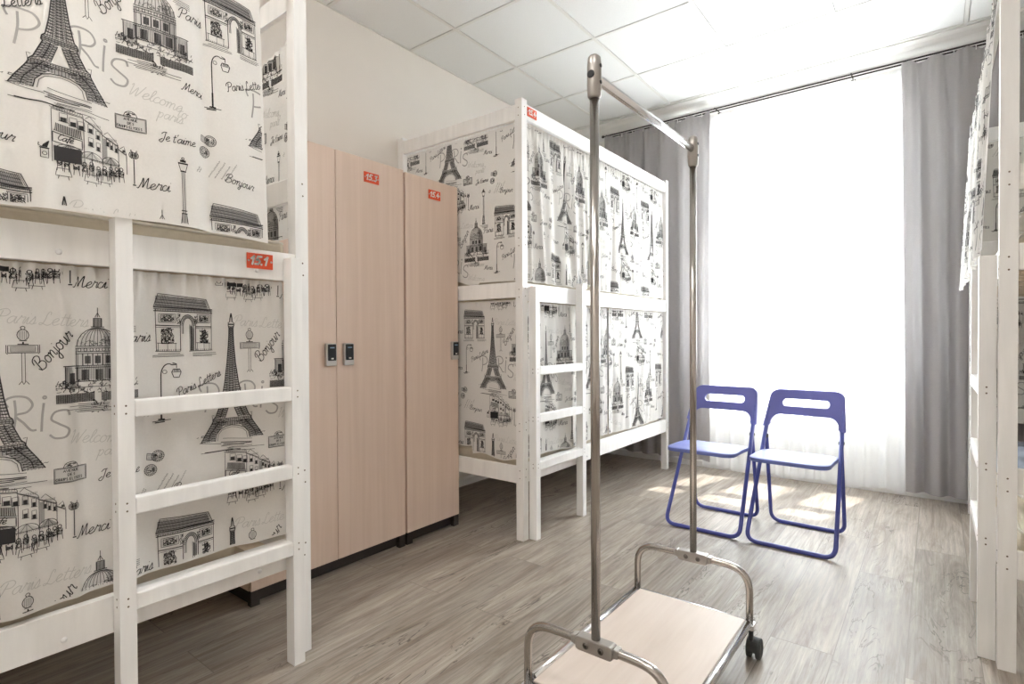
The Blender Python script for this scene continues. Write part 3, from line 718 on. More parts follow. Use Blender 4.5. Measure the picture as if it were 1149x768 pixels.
def folds(seed, amp, freqs, L, gather_amp=.006, gather_len=.05, H=.85, drop=0., topcalm=.15, ridges=0, rh=.014, rw=.022, drift=.05, lean=0.):
    """soft waves, a gathered heading, and a number of standing folds of height rh and width rw"""
    r = np.random.RandomState(seed); ph = r.uniform(0, 2 * PI, len(freqs)); am = r.uniform(.5, 1., len(freqs)); am /= am.sum()
    gf = L / .036; gp = r.uniform(0, 6)
    rc = (np.arange(ridges) + r.uniform(.15, .85, ridges)) / max(ridges, 1); rd = (r.uniform(-1, 1, ridges) * drift + lean) / L
    ra = rh * r.uniform(.4, 1.2, ridges) * np.sign(r.uniform(-.45, 1, ridges)); rs = rw * r.uniform(.6, 1.6, ridges) / L; rt = r.uniform(-.2, .35, ridges)
    def d(s, t):
        y = sum(a * np.sin(2 * PI * f * s + p + .6 * np.sin(2 * PI * s * 1.7 + p)) for a, f, p in zip(am, freqs, ph))
        k = np.clip(t / topcalm, 0, 1); k = .35 + .65 * k * k * (3 - 2 * k)
        g = np.sin(2 * PI * gf * s + gp + .8 * np.sin(2 * PI * gf * .37 * s)) * np.exp(-(t * H / gather_len) ** 2)
        q = 0.
        for c, dd, a, w, t0 in zip(rc, rd, ra, rs, rt):
            fade = np.clip((t - t0) / .3, .25, 1)
            q = q + a * fade * np.exp(-((s - c - dd * t) / (w * (.7 + .5 * t))) ** 2)
        return amp * y * k + gather_amp * g + drop * t + q
    return d
const = lambda v: (lambda s: np.zeros_like(s) + v)
INKS = [M['fabric'], M['ink'], M['ink_grey'], M['ink_pale'], M['ink_mid']]

# ------------------------------------------------------------------ the room
XL, XR, YB, YW, HC = -2.66, 1.15, -1.30, 4.45, 2.884
floor = struct('floor', MB().box(XL - .1, XR + .1, YB - .1, YW + .3, -.05, 0), M['floor'])
struct('wall_left', MB().box(XL - .1, XL, YB, YW + .3, 0, 3.0), M['wall'])
struct('wall_right', MB().box(XR, XR + .1, YB, YW + .3, 0, 3.0), M['wall'])
struct('wall_back', MB().box(XL - .1, XR + .1, YB - .1, YB, 0, 3.0), M['wall'])
# window wall with its opening
WX0, WX1, WZ0, WZ1 = -1.50, -.14, .80, 2.66
w = MB(); WT = YW + .30
w.box(XL, WX0, YW, WT, 0, 3.0); w.box(WX1, XR, YW, WT, 0, 3.0); w.box(WX0, WX1, YW + .15, WT, 0, WZ0); w.box(WX0, WX1, YW, WT, WZ1, 3.0)  # part below the window set back, an added recess to brighten the lower sheer
struct('wall_window', w, M['wall_white'])
# suspended ceiling: tiles between T bars
c = MB(); gx0, gy0 = -2.2616, 2.3961; CY1 = 4.23
xs = [XL] + [gx0 + .6 * k for k in range(0, 6)] + [XR]
ys = [YB] + [gy0 + .6 * k for k in range(-6, 4)] + [CY1]
xs = sorted(x for x in xs if XL <= x <= XR); ys = sorted(y for y in ys if YB <= y <= CY1)
FILL_CELLS = {(2, 3), (4, 3), (3, 1)}  # cells of unseen panels, added to fill the room with light
hw = .010
for i in range(len(xs) - 1):
    for j in range(len(ys) - 1):
        if (i, j) in FILL_CELLS: continue
        c.box(xs[i] + hw + .003, xs[i + 1] - hw - .003, ys[j] + hw + .003, ys[j + 1] - hw - .003, HC + .003, HC + .018, 0)
for x in xs: c.box(max(x - hw, XL), min(x + hw, XR), YB, CY1, HC, HC + .012, 1)
for y in ys: c.box(XL, XR, max(y - hw, YB), min(y + hw, CY1), HC - .0004, HC + .012, 1)
c.box(XL, XR, YB, CY1, HC + .02, HC + .04, 2)
struct('ceiling', c, [M['ceiling'], M['tbar'], M['tgap']])
for n, (i, j) in enumerate(sorted(FILL_CELLS)):
    x0, x1, y0, y1 = xs[i] + .012, xs[i + 1] - .012, ys[j] + .012, ys[j + 1] - .012
    where = ['over the left bunk', 'in the middle of the aisle behind the camera', 'near the right wall'][n]
    t = thing('added_fill_panel', ((x0 + x1) / 2, (y0 + y1) / 2, HC + .0), 'square white flat added fill light panel ' + where, 'ceiling light', 'square added fill panels in the ceiling')
    f = MB(); f.box(x0, x1, y0, y0 + .02, HC - .002, HC + .014); f.box(x0, x1, y1 - .02, y1, HC - .002, HC + .014); f.box(x0, x0 + .02, y0 + .02, y1 - .02, HC - .002, HC + .014); f.box(x1 - .02, x1, y0 + .02, y1 - .02, HC - .002, HC + .014)
    f.build('frame', M['pvc'], t); MB().box(x0 + .02, x1 - .02, y0 + .02, y1 - .02, HC + .002, HC + .008).build('diffuser', M['fill_glow'], t)
# cove moulding between ceiling and window wall
struct('trim_1', MB().prism([(CY1 - .012, HC + .03), (CY1 - .012, HC - .006), (CY1 + .03, HC - .012), (CY1 + .06, HC - .03), (CY1 + .12, HC - .045), (CY1 + .15, HC - .062), (YW, HC - .066), (YW, HC + .03)], 'x', XL, XR), M['trim'])
# skirting boards
sk = [(YW, 0), (YW - .018, 0), (YW - .018, .045), (YW - .008, .062), (YW, .062)]
struct('baseboard_window', MB().prism(sk, 'x', XL, XR), M['trim'])
struct('baseboard_left', MB().prism([(XL, 0), (XL + .016, 0), (XL + .016, .045), (XL + .007, .06), (XL, .06)], 'y', YB, YW - .018), M['trim'])
struct('baseboard_right', MB().prism([(XR, 0), (XR - .016, 0), (XR - .016, .045), (XR - .007, .06), (XR, .06)], 'y', YB, YW - .018), M['trim'])
# window: frame, mullions, three sashes with their panes, sill
FY0, FY1 = YW + .15, YW + .21
fr = MB(); b = .055
fr.box(WX0, WX1, FY0, FY1, WZ0, WZ0 + b); fr.box(WX0, WX1, FY0, FY1, WZ1 - b, WZ1)
fr.box(WX0, WX0 + b, FY0, FY1, WZ0 + b, WZ1 - b); fr.box(WX1 - b, WX1, FY0, FY1, WZ0 + b, WZ1 - b)
MUL = [WX0 + b, -1.03, -.56, WX1 - b]; TR = 1.95
for x in MUL[1:3]: fr.box(x - .035, x + .035, FY0, FY1, WZ0 + b, WZ1 - b)
for a, bb in zip(MUL, MUL[1:]):
    fr.box(a + (.035 if a != MUL[0] else 0), bb - (.035 if bb != MUL[-1] else 0), FY0, FY1, TR - .035, TR + .035)
win = struct('window_1', fr, M['pvc'], .004)
for a, bb in zip(MUL, MUL[1:]):
    a += .035 if a != MUL[0] else 0; bb -= .035 if bb != MUL[-1] else 0
    for z0, z1 in ((WZ0 + b, TR - .035), (TR + .035, WZ1 - b)):
        s = MB(); k = .035
        s.box(a, bb, FY0 + .005, FY1 - .01, z0, z0 + k); s.box(a, bb, FY0 + .005, FY1 - .01, z1 - k, z1); s.box(a, a + k, FY0 + .005, FY1 - .01, z0 + k, z1 - k); s.box(bb - k, bb, FY0 + .005, FY1 - .01, z0 + k, z1 - k)
        so = s.build('window_sash', M['pvc'], win, .003)
        MB().box(a + k, bb - k, FY0 + .02, FY0 + .026, z0 + k, z1 - k).build('window_pane', M['glass'], so)
MB().box(WX0, WX1, FY0 - .03, FY0, WZ0, WZ0 + .03).build('window_sill', M['pvc'], win, .006)

# ------------------------------------------------------------------ bunk beds
def digits(mb, txt, org, du, dv, dn, h, w, mi):
    D = {'1': (.55, [[(.0, .68), (.34, 1), (.26, 0)]]), '5': (.75, [[(.72, 1), (.25, 1), (.12, .56), (.42, .62), (.62, .38), (.45, .05), (.05, .06)]]),
         '.': (.4, [[(.1, .0), (.1, .09)]]), '3': (.75, [[(.15, .95), (.65, 1), (.38, .60), (.62, .35), (.4, .02), (.05, .1)]]), '4': (.75, [[(.45, 1), (.05, .35), (.7, .38)], [(.58, .65), (.48, 0)]]), '2': (.7, [[(.1, .8), (.4, 1), (.6, .75), (.1, .02), (.65, .05)]])}
    cx = 0.; o, du, dv, dn = (Vector(q) for q in (org, du, dv, dn))
    for ch in txt:
        adv, st = D[ch]
        for s in st:
            pts = [o + du * ((cx + a + .18 * b) * h) + dv * (b * h) for a, b in s]
            for p, q in zip(pts, pts[1:]):
                t = (q - p).normalized(); nn = dn.cross(t) * w / 2; e = t * w * .35
                mb.add([p - e + nn, q + e + nn, q + e - nn, p - e - nn], [(0, 1, 2, 3)], mi)
        cx += adv

def number_tag(parent, txt, c, du, dn, w=.083, h=.047):
    """red plate with white figures; c its centre, du its reading direction, dn outward"""
    m = MB(); c, du, dn = Vector(c), Vector(du), Vector(dn); dv = Vector((0, 0, 1))
    q = [c + du * (a * w / 2) + dv * (b * h / 2) + dn * k for k in (0, .003) for a, b in ((-1, -1), (1, -1), (1, 1), (-1, 1))]
    m.add(q, [(0, 3, 2, 1), (4, 5, 6, 7), (0, 1, 5, 4), (1, 2, 6, 5), (2, 3, 7, 6), (3, 0, 4, 7)], 0)
    digits(m, txt, c + dn * .0036 - du * w * .385 - dv * h * .24, du, dv, dn, h * .54, .0060, 1)
    for a in (-.44, .44):                                            # the two fixing screws
        m.lathe(c + du * (a * w) + dn * .003, dn, [(0, .0035), (.0012, .0028)], 10, 2)
    o = m.build('number_tag', [M['red'], M['tag_white'], M['lock_steel']], parent); o['label'] = 'red plate reading ' + txt
    return o

def bunk(label, xf, sg, y0, y1, ladder_low, tags=()):
    """xf: x of the front face; sg: -1 when the bed lies to the left of it; y0..y1 length"""
    t = thing('bunk_bed', ((xf + sg * .4775), (y0 + y1) / 2, 0), label, 'bunk bed', 'white bunk beds')
    xb = xf + sg * .955; H = 2.285; P = .045; pw = .046
    def post(xa, xb_, ya, yb, face):
        m = MB().box(xa, xb_, ya, yb, 0, H)
        yy = (ya + yb) / 2
        for z in (2.245, 2.205, 1.575, 1.535, 1.31, 1.27, .615, .575, .37, .33):      # bolt holes
            if face: m.lathe((face[0], yy + (z * 37 % .006), z), (face[1], 0, 0), [(-.001, .0032), (.0006, .003)], 8, 1)
            yface = ya if ladder_low else None
            if yface is not None and face: m.lathe(((xa + xb_) / 2, ya, z - .006), (0, -1, 0), [(-.001, .0032), (.0006, .003)], 8, 1)
        m.build('post', [M['white_paint'], M['pine']], t, .004)
    post(xf, xf + sg * P, y0, y0 + pw, (xf, -sg)); post(xf, xf + sg * P, y1 - pw, y1, (xf, -sg))
    post(xb - sg * P, xb, y0, y0 + pw, None); post(xb - sg * P, xb, y1 - pw, y1, None)
    a, b = y0 + pw, y1 - pw
    for nm, z0, z1 in (('top_rail', 2.188, 2.268), ('middle_rail', 1.247, 1.338), ('bottom_rail', .300, .395)):
        m = MB().box(xf + sg * .005, xf + sg * .031, a, b, z0, z1)
        if nm != 'top_rail':
            for q in (a + .10, a + .62, b - .62, b - .13): m.lathe((xf + sg * .005, q, z0 + .026), (-sg, 0, 0), [(0, .0075), (.002, .0068), (.0035, .004), (.004, .0005)], 12, 1)
        m.build(nm, [M['white_paint'], M['pvc']], t, .005)
        MB().box(xb - sg * .031, xb - sg * .005, a, b, z0, z1).build(nm, M['white_paint'], t, .005)
    xa, xc = xf + sg * P, xb - sg * P
    for nm, z0, z1, ends in (('end_top_rail', 2.180, 2.260, 3), ('end_guard_rail', 1.515, 1.598, 3), ('end_middle_rail', 1.262, 1.345, 3), ('end_guard_rail', .555, .638, 3), ('end_bottom_rail', .295, .385, 3)):
        d0, d1_ = (.032, .046) if nm == 'end_guard_rail' else (.002, .020)
        MB().box(xa, xc, y0 + d0, y0 + d1_, z0, z1).build(nm, M['white_paint'], t, .004)
        MB().box(xa, xc, y1 - d1_, y1 - d0, z0, z1).build(nm, M['white_paint'], t, .004)
    for yy in (y0 + .0235, y1 - .0235):
        MB().tube([(xa, yy, 2.1765), (xc, yy, 2.1765)], .0024, 8).build('curtain_wire', M['pvc'], t)
    for z in (.325, 1.272):                                          # slatted bases on their bearers
        m = MB(); m.box(xf + sg * .031, xf + sg * .055, a, b, z - .025, z); m.box(xb - sg * .055, xb - sg * .031, a, b, z - .025, z)
        n = 14
        for k in range(n):
            yy = a + .06 + (b - a - .12) * k / (n - 1); m.box(xf + sg * .033, xb - sg * .033, yy - .035, yy + .035, z, z + .016)
        m.build('slat_base', M['slat'], t)
    # ladder
    if ladder_low: ua, ub = y0 + .052, y0 + .052 + .475
    else: ua, ub = y1 - .052 - .038, y1 - .052 - .038 - .475
    for u, top in ((ua, 1.318), (ub, 1.318 if sg > 0 else 1.368)):
        m = MB().box(xf - sg * .001, xf - sg * .046, u, u + .038, 0, top)
        for z in (.89, .87, .64, .62, .395, .375):
            m.lathe((xf - sg * .026, u, z), (0, -1, 0), [(-.001, .0032), (.0006, .003)], 8, 1); m.lathe((xf - sg * .046, u + .019, z), (-sg, 0, 0), [(-.001, .0028), (.0006, .0026)], 8, 1)
        m.build('ladder_upright', [M['white_paint'], M['pine']], t, .004)
    lo, hi = min(ua, ub) + .038, max(ua, ub)
    for z in (.903, .652, .404):
        MB().box(xf - sg * .014, xf - sg * .046, lo, hi, z - .045, z).build('ladder_rung', M['white_paint'], t, .004)
    for txt, y, z in tags:
        number_tag(t, txt, (xf + sg * .005, y, z), (0, -sg if sg < 0 else -1, 0) if False else (0, 1 if sg < 0 else -1, 0), (-sg, 0, 0))
    return t

XA, XRB = -1.677, .160
NY0, NY1 = -.905, 1.050
FY_0, FY_1 = 2.265, 4.215
RY0, RY1 = 2.305, 4.245
bunk('white wooden bunk bed at the left edge, red 15.1 plate on its middle rail', XA, -1, NY0, NY1, False, [('15.1', .884, 1.302)])
bunk('white wooden bunk bed between the lockers and the window drapes', XA, -1, FY_0, FY_1, True, [('15.4', 2.36, 2.232), ('15.3', 2.385, 1.300)])
bunk('white wooden bunk bed by the right wall with bare open near end', XRB, 1, RY0, RY1, True)

def mattress(xf, sg, ya, yb, z, label, th=.10):
    x0, x1 = xf + sg * .058, xf + sg * .919
    t = thing('mattress', ((x0 + x1) / 2, (ya + yb) / 2, z), label, 'mattress', 'beige mattresses in the bunk beds')
    m = MB().box(x0, x1, ya, yb, z, z + th - .002); m.build('cover', M['mattress'], t, .022, 4)
    for zz in (z + .012, z + th - .012):
        a, b = min(x0, x1) + .001, max(x0, x1) - .001
        p = MB().tube([(x, y, zz) for x, y in roundrect(a, b, ya + .001, yb - .001, .03, 5)], .0045, 8, closed=True)
        p.build('piping', M['piping'], t)
mattress(XA, -1, NY0 + .046, NY1 - .046, 1.290, 'beige mattress on the upper berth of the bunk at left edge')
mattress(XA, -1, NY0 + .046, NY1 - .22, .343, 'beige mattress on the lower berth of the bunk at left edge')
mattress(XA, -1, FY_0 + .046, FY_1 - .046, 1.290, 'beige mattress on the upper berth of the bunk beside the lockers')
mattress(XA, -1, FY_0 + .046, FY_1 - .046, .343, 'beige mattress on the lower berth of the bunk beside the lockers')
mattress(XRB, 1, RY0 + .046, RY1 - .046, 1.290, 'beige mattress on the upper berth of the right wall bunk')
mattress(XRB, 1, RY0 + .046, RY1 - .046, .343, 'beige mattress on the lower berth of the right wall bunk')

def pillow(x, y, z, rx, ry, rz, label, rot=0., tilt=0.):
    n, k = 28, 16; vs = []; fs = []
    ca, sa = math.cos(rot), math.sin(rot)
    for i in range(k + 1):
        v = -PI / 2 + PI * i / k
        for j in range(n):
            u = 2 * PI * j / n
            f = lambda q, e: math.copysign(abs(q) ** e, q)
            px = rx * f(math.cos(u), .45) * f(math.cos(v), .6); py = ry * f(math.sin(u), .45) * f(math.cos(v), .6); pz = rz * f(math.sin(v), 1.) * (1 - .45 * (max(abs(px) / rx, abs(py) / ry)) ** 3)
            pz += .006 * math.sin(px * 31 + py * 23) + px * tilt
            vs.append((x + px * ca - py * sa, y + px * sa + py * ca, z + rz + .006 + pz))
    for i in range(k):
        for j in range(n): fs.append((i * n + j, i * n + (j + 1) % n, (i + 1) * n + (j + 1) % n, (i + 1) * n + j))
    m = MB(); m.add(vs, fs, 0, True)
    o = m.build('pillow', M['pillow']); tag(o, label, 'pillow', 'white pillows on the bunk beds'); return o
pillow(-1.98, .80, 1.391, .26, .17, .055, 'white pillow behind the printed curtain on the left upper berth')
pillow(.50, 2.64, 1.391, .28, .20, .06, 'white pillow on the upper berth of the right wall bunk')
pillow(.50, 2.64, .444, .28, .20, .06, 'white pillow on the lower berth of the right wall bunk')
def blanket(x0, x1, y0, y1, z, label):
    nx, ny = 26, 40; vs = []; fs = []
    r = np.random.RandomState(5)
    top = lambda i, j: z + .038 + .010 * math.sin(i * .9 + j * .35) + .008 * math.sin(j * .8 - i * .3) - (.016 if i in (0, nx) or j in (0, ny) else 0)
    for i in range(nx + 1):
        for j in range(ny + 1): vs.append((x0 + (x1 - x0) * i / nx, y0 + (y1 - y0) * j / ny, top(i, j)))
    o = len(vs)
    for i in range(nx + 1):
        for j in range(ny + 1): vs.append((x0 + (x1 - x0) * i / nx, y0 + (y1 - y0) * j / ny, z))
    I = lambda i, j: i * (ny + 1) + j
    for i in range(nx):
        for j in range(ny):
            fs.append((I(i, j), I(i + 1, j), I(i + 1, j + 1), I(i, j + 1))); fs.append((o + I(i, j), o + I(i, j + 1), o + I(i + 1, j + 1), o + I(i + 1, j)))
    for i in range(nx):
        for j in (0, ny): fs.append((I(i, j), I(i + 1, j), o + I(i + 1, j), o + I(i, j)))
    for j in range(ny):
        for i in (0, nx): fs.append((I(i, j), I(i, j + 1), o + I(i, j + 1), o + I(i, j)))
    m = MB(); m.add(vs, fs, 0, True); ob = m.build('blanket', M['blanket']); tag(ob, label, 'blanket'); return ob
blanket(.22, 1.04, 2.88, 4.1, .446, 'grey blue blanket spread on the lower berth by the right wall')

# ------------------------------------------------------------------ printed bed curtains
GRP = 'printed privacy curtains on the bunk beds'
def bcur(label, *a, **k):
    o = hang('bed_curtain', *a, INKS, **k); return tag(o, label, 'curtain', GRP)
X1, Y1, Z1 = (1, 0, 0), (0, 1, 0), (0, 0, 1)
# left edge bunk, upper berth front
La = 1.735
hem = lambda s: 1.352 + .010 * np.sin(s * 9 + .5) + .018 * (1 - s)
bcur('Paris print curtain on the upper front of the left edge bunk', (-1.657, -.855, 0), Y1, X1, La, const(2.182), hem,
     folds(3, .020, (3.3, 5.1, 2.2, 8.), La, H=.83, drop=0.044, ridges=15, rh=.012, rw=.026), uo=(-.855 - .117, -.885 + .627 - .0), gather=1.0, nvv=44)
# left edge bunk, lower berth front
Lb = 1.828
hem2 = lambda s: .424 + .006 * np.sin(s * 9) - .012 * s
bcur('Paris print curtain on the lower front of the left edge bunk', (-1.701, -.855, 0), Y1, X1, Lb, const(1.243), hem2,
     folds(11, .0125, (3.2, 6.3, 9.1), Lb, H=.85, gather_amp=.010, gather_len=.055, topcalm=.4, ridges=15, rh=.010, rw=.024), uo=(-.855, 0.), gather=1.0, nvv=44)
# left edge bunk, far end of the upper berth, its wire sagging
bcur('short Paris print curtain across the locker end of the left edge bunk', (-2.58, 1.0245, 0), X1, (0, -1, 0), .84, lambda s: 2.075 - .055 * np.sin(PI * s), const(1.40),
     folds(5, .004, (3.1, 5.3), .84, H=.65, gather_amp=.003), uo=(.22, -.42), gather=1.1, both=True)
# bunk beside the lockers: near end
bcur('Paris print curtain across the upper locker-side end of the far left bunk', (-2.575, 2.290, 0), X1, (0, -1, 0), .838, const(2.172), lambda s: 1.352 + .014 * np.sin(s * 17) * (s < .7) + .02 * (1 - s),
     folds(21, .0022, (2.1, 4.3, 6.), .838, gather_amp=.001, H=.82, ridges=5, rh=.002, rw=.03), uo=(-2.575 + 2.477, -.575), gather=1.0)
bcur('Paris print curtain across the lower locker-side end of the far left bunk', (-2.575, 2.290, 0), X1, (0, -1, 0), .851, const(1.255), lambda s: .452 - .045 * (s > .62) + .01 * np.sin(s * 20),
     folds(23, .0022, (2.6, 4.1, 7.), .851, gather_amp=.001, ridges=5, rh=.002, rw=.03), uo=(-2.575 + 2.70, -.026), gather=1.0)
# bunk beside the lockers: front, two panels to each berth
def splay(Ln, k0, k1): return lambda s, t: (s + (k0 * (1 - s) + k1 * s) * t * t) * Ln
bcur('Paris print curtain at the ladder on the upper front of far left bunk', (-1.702, 2.315, 0), Y1, X1, .685, const(2.180), lambda s: 1.349 + .0 * s,
     folds(31, .008, (3.2, 5.6, 2.1), .685, gather_amp=.008, topcalm=.6, ridges=8, rh=.015, rw=.02, lean=.08, drift=.06), uo=(2.315 - 1.94 - .08, -.343), gather=1.25)
bcur('Paris print curtain nearest the window on the upper front of far left bunk', (-1.704, 3.005, 0), Y1, X1, 1.155, const(2.180), lambda s: 1.350 + .0 * s,
     folds(33, .007, (6.2, 9.6, 4.), 1.155, gather_amp=.007, topcalm=.3, ridges=13, rh=.012, rw=.018), uo=(3.005 - 2.666 - .06, -.871), gather=1.14)
bcur('Paris print curtain behind the ladder on the lower front of far left bunk', (-1.704, 2.318, 0), Y1, X1, .915, const(1.243), lambda s: .410 + .008 * np.sin(s * 9),
     folds(35, .006, (3.6, 6.6, 2.), .915, gather_amp=.006, ridges=8, rh=.009, rw=.022), uo=(2.31 - 1.713, .017), gather=1.05)
bcur('Paris print curtain nearest the window on the lower front of far left bunk', (-1.702, 3.245, 0), Y1, X1, .915, const(1.243), lambda s: .404 + .02 * np.abs(s - .5),
     folds(37, .007, (5.1, 8.4, 3.), .915, gather_amp=.006, ridges=9, rh=.011, rw=.02), uo=(3.245 - 2.92, .338), gather=1.08)
# bunk by the right wall
bcur('Paris print curtain on the upper front of the right wall bunk', (.158, 4.19, 0), (0, -1, 0), (-1, 0, 0), 1.79, const(2.186), lambda s: 1.345 - .03 * (1 - s) * (s < .6),
     folds(41, .007, (7.2, 11.), 1.79, drop=.034, gather_amp=.006, ridges=12, rh=.014, rw=.02), uo=(.1, .1), gather=1.1)
bcur('bunched Paris print curtain on the lower front of the right wall bunk', (.185, 4.19, 0), (0, -1, 0), (-1, 0, 0), .34, const(1.243), const(.41),
     folds(43, .022, (6.2, 4.1), .34, gather_amp=.006), uo=(.3, .0), gather=2.2, nu=90)
bcur('Paris print curtain across the upper window end of the right wall bunk', (.21, 4.219, 0), X1, (0, -1, 0), .85, const(2.172), const(1.36),
     folds(45, .0025, (3.2, 6.1), .85, gather_amp=.001), uo=(.0, -.2), gather=1.05)
bcur('Paris print curtain across the lower window end of the right wall bunk', (.21, 4.219, 0), X1, (0, -1, 0), .85, const(1.255), const(.56),
     folds(47, .0025, (3.2, 6.1), .85, gather_amp=.001), uo=(.2, .1), gather=1.05)

# ------------------------------------------------------------------ window drapes, sheer and rod
rodt = thing('curtain_rod', (-.6, 4.345, 2.79), 'thin dark double curtain rail across the top of the window', 'curtain rod')
for y, z in ((4.320, 2.806), (4.365, 2.806)):
    MB().tube([(-2.30, y, z), (1.05, y, z)], .0055, 10).build('rail', M['rod'], rodt)
for x in (-2.28, -1.35, -.45, .55):
    m = MB().tube([(x, 4.320, 2.813), (x, 4.42, 2.818), (x, YW, 2.818)], .004, 8); m.lathe((x, YW - .006, 2.818), (0, 1, 0), [(0, .014), (.006, .014)], 14); m.build('bracket', M['rod'], rodt)
m = MB()
for x, s in ((-2.30, -1), (1.05, 1)):
    f = MB().lathe((x, 4.320, 2.806), (s, 0, 0), [(0, .006), (.004, .010), (.014, .012), (.022, .008), (.025, .001)], 12); f.build('finial', M['rod'], rodt)
def pleats(seed, amp, n, Ln, H=2.75, waist=None):
    r = np.random.RandomState(seed); p1, p2 = r.uniform(0, 6, 2)
    def d(s, t):
        ph = 2 * PI * n * s + 1.1 * np.sin(2 * PI * s * 1.3 + p1) + .45 * t * np.sin(2 * PI * 2.3 * s + p2)
        y = np.sin(ph) + .28 * np.sin(2 * ph + 1 + t) + .25 * np.sin(2 * PI * n * .43 * s + p2 + 1.2 * t)
        g = np.exp(-(t * H / .16) ** 2)
        return amp * y * (.75 + .25 * t) * (1 - .45 * g) + .006 * g * np.sin(2 * PI * Ln / .045 * s)
    return d
def hooks(o, x0, x1, y, n, z=2.80):
    for k in range(n):
        x = x0 + (x1 - x0) * (k + .5) / n
        MB().tube(round_path([(x, y - .011, z + .012), (x, y, z + .017), (x, y + .011, z + .010), (x, y + .004, z - .03)], .006, 3), .0028, 6).build('hook', M['trim'], o)
d1 = hang('drape', (-2.29, 4.320, 0), X1, (0, -1, 0), .91, lambda s: 2.788 + .012 * np.sin(s * 40), const(.075), pleats(2, .031, 5.2, .91), [M['drape']], nu=260, nvv=50,
          along=lambda s, t: (s + .02 * np.sin(6.28 * s * 2) * t) * .91)
tag(d1, 'grey drape hanging behind the far left bunk bed', 'drape', 'grey window drapes'); hooks(d1, -2.28, -1.4, 4.320, 9)
d2 = hang('drape', (-.175, 4.320, 0), X1, (0, -1, 0), 1.05, lambda s: 2.788 + .010 * np.sin(s * 46), const(.055), pleats(9, .031, 7.4, 1.05), [M['drape']], nu=260, nvv=50,
          along=lambda s, t: (s + .03 * t * (1 - s)) * 1.05)
tag(d2, 'grey drape hanging to the right of the white sheer', 'drape', 'grey window drapes'); hooks(d2, -.17, .86, 4.320, 10)
sh = hang('sheer_curtain', (-1.47, 4.398, 0), X1, (0, -1, 0), 1.33, lambda s: 2.790 + .004 * np.sin(s * 60), lambda s: .022 + .012 * np.sin(s * 23), pleats(14, .018, 12, 1.33), [M['sheer']], nu=360, nvv=40,
          along=lambda s, t: s * 1.33)
tag(sh, 'white translucent sheer curtain glowing in front of the window', 'sheer curtain'); hooks(sh, -1.36, -.2, 4.390, 12)

# ------------------------------------------------------------------ lockers
LX = -2.12
def lock(door, y, z=.984):
    """electronic lock plate on a door"""
    m = MB().prism(roundrect(y - .026, y + .026, z - .050, z + .050, .006, 4), 'x', LX, LX + .016)
    k = m.build('lock', M['lock_steel'], door, .002); k['label'] = 'satin steel electronic lock'
    f = MB().prism(roundrect(y - .019, y + .021, z - .026, z + .046, .003, 3), 'x', LX + .016, LX + .0185); fo = f.build('keypad', [M['lock_face']], k)
    q = MB().box(LX + .0185, LX + .0192, y - .010, y + .012, z + .029, z + .033); q.box(LX + .0185, LX + .0192, y - .004, y + .008, z - .020, z - .014, 1)
    q.build('lock_mark', [M['lock_mark'], M['tag_white']], k)
def locker(label, y0, y1, doors, top):
    t = thing('locker', ((LX - .26), (y0 + y1) / 2, 0), label, 'locker', 'pale wood lockers along the left wall')
    b = MB(); xb, xf, k = -2.63, LX - .019, .018; z0 = .06
    b.box(xb, xf, y0, y0 + k, z0, top); b.box(xb, xf, y1 - k, y1, z0, top); b.box(xb, xf, y0 + k, y1 - k, top - k, top); b.box(xb, xf, y0 + k, y1 - k, z0, z0 + k); b.box(xb, xb + .005, y0 + k, y1 - k, z0 + k, top - k)
    n = len(doors)
    for i in range(1, n):
        y = y0 + (y1 - y0) * i / n; b.box(xb + .005, xf, y - k / 2, y + k / 2, z0 + k, top - k)
    b.build('body', M['beech'], t)
    p = MB(); p.box(xb, LX - .035, y0 + .01, y1 - .01, .004, z0); 
    p.build('plinth', M['plinth'], t)
    for yy in (y0 + .02, y1 - .02): MB().box(LX - .03, LX - .004, yy - .018, yy + .018, 0, z0).build('foot', M['plinth'], t)
    for i, (hside, txt, ty, tz) in enumerate(doors):
        a = y0 + (y1 - y0) * i / n + .0015; c_ = y0 + (y1 - y0) * (i + 1) / n - .0015
        d = MB().box(LX - .018, LX, a, c_, z0 + .002, top - .001).build('door', M['beech'], t, .0015)
        lock(d, hside); number_tag(d, txt, (LX, ty, tz), (0, 1, 0), (1, 0, 0), .086, .048)
locker('two-door pale beech locker beside the left edge bunk, door marked 15.3', 1.066, 1.862, [(1.428, '15.2', 1.25, 1.815), (1.520, '15.3', 1.662, 1.815)], 1.902)
locker('narrow single-door pale beech locker marked 15.4 beside the far bunk', 1.872, 2.256, [(2.218, '15.4', 2.075, 1.817)], 1.896)

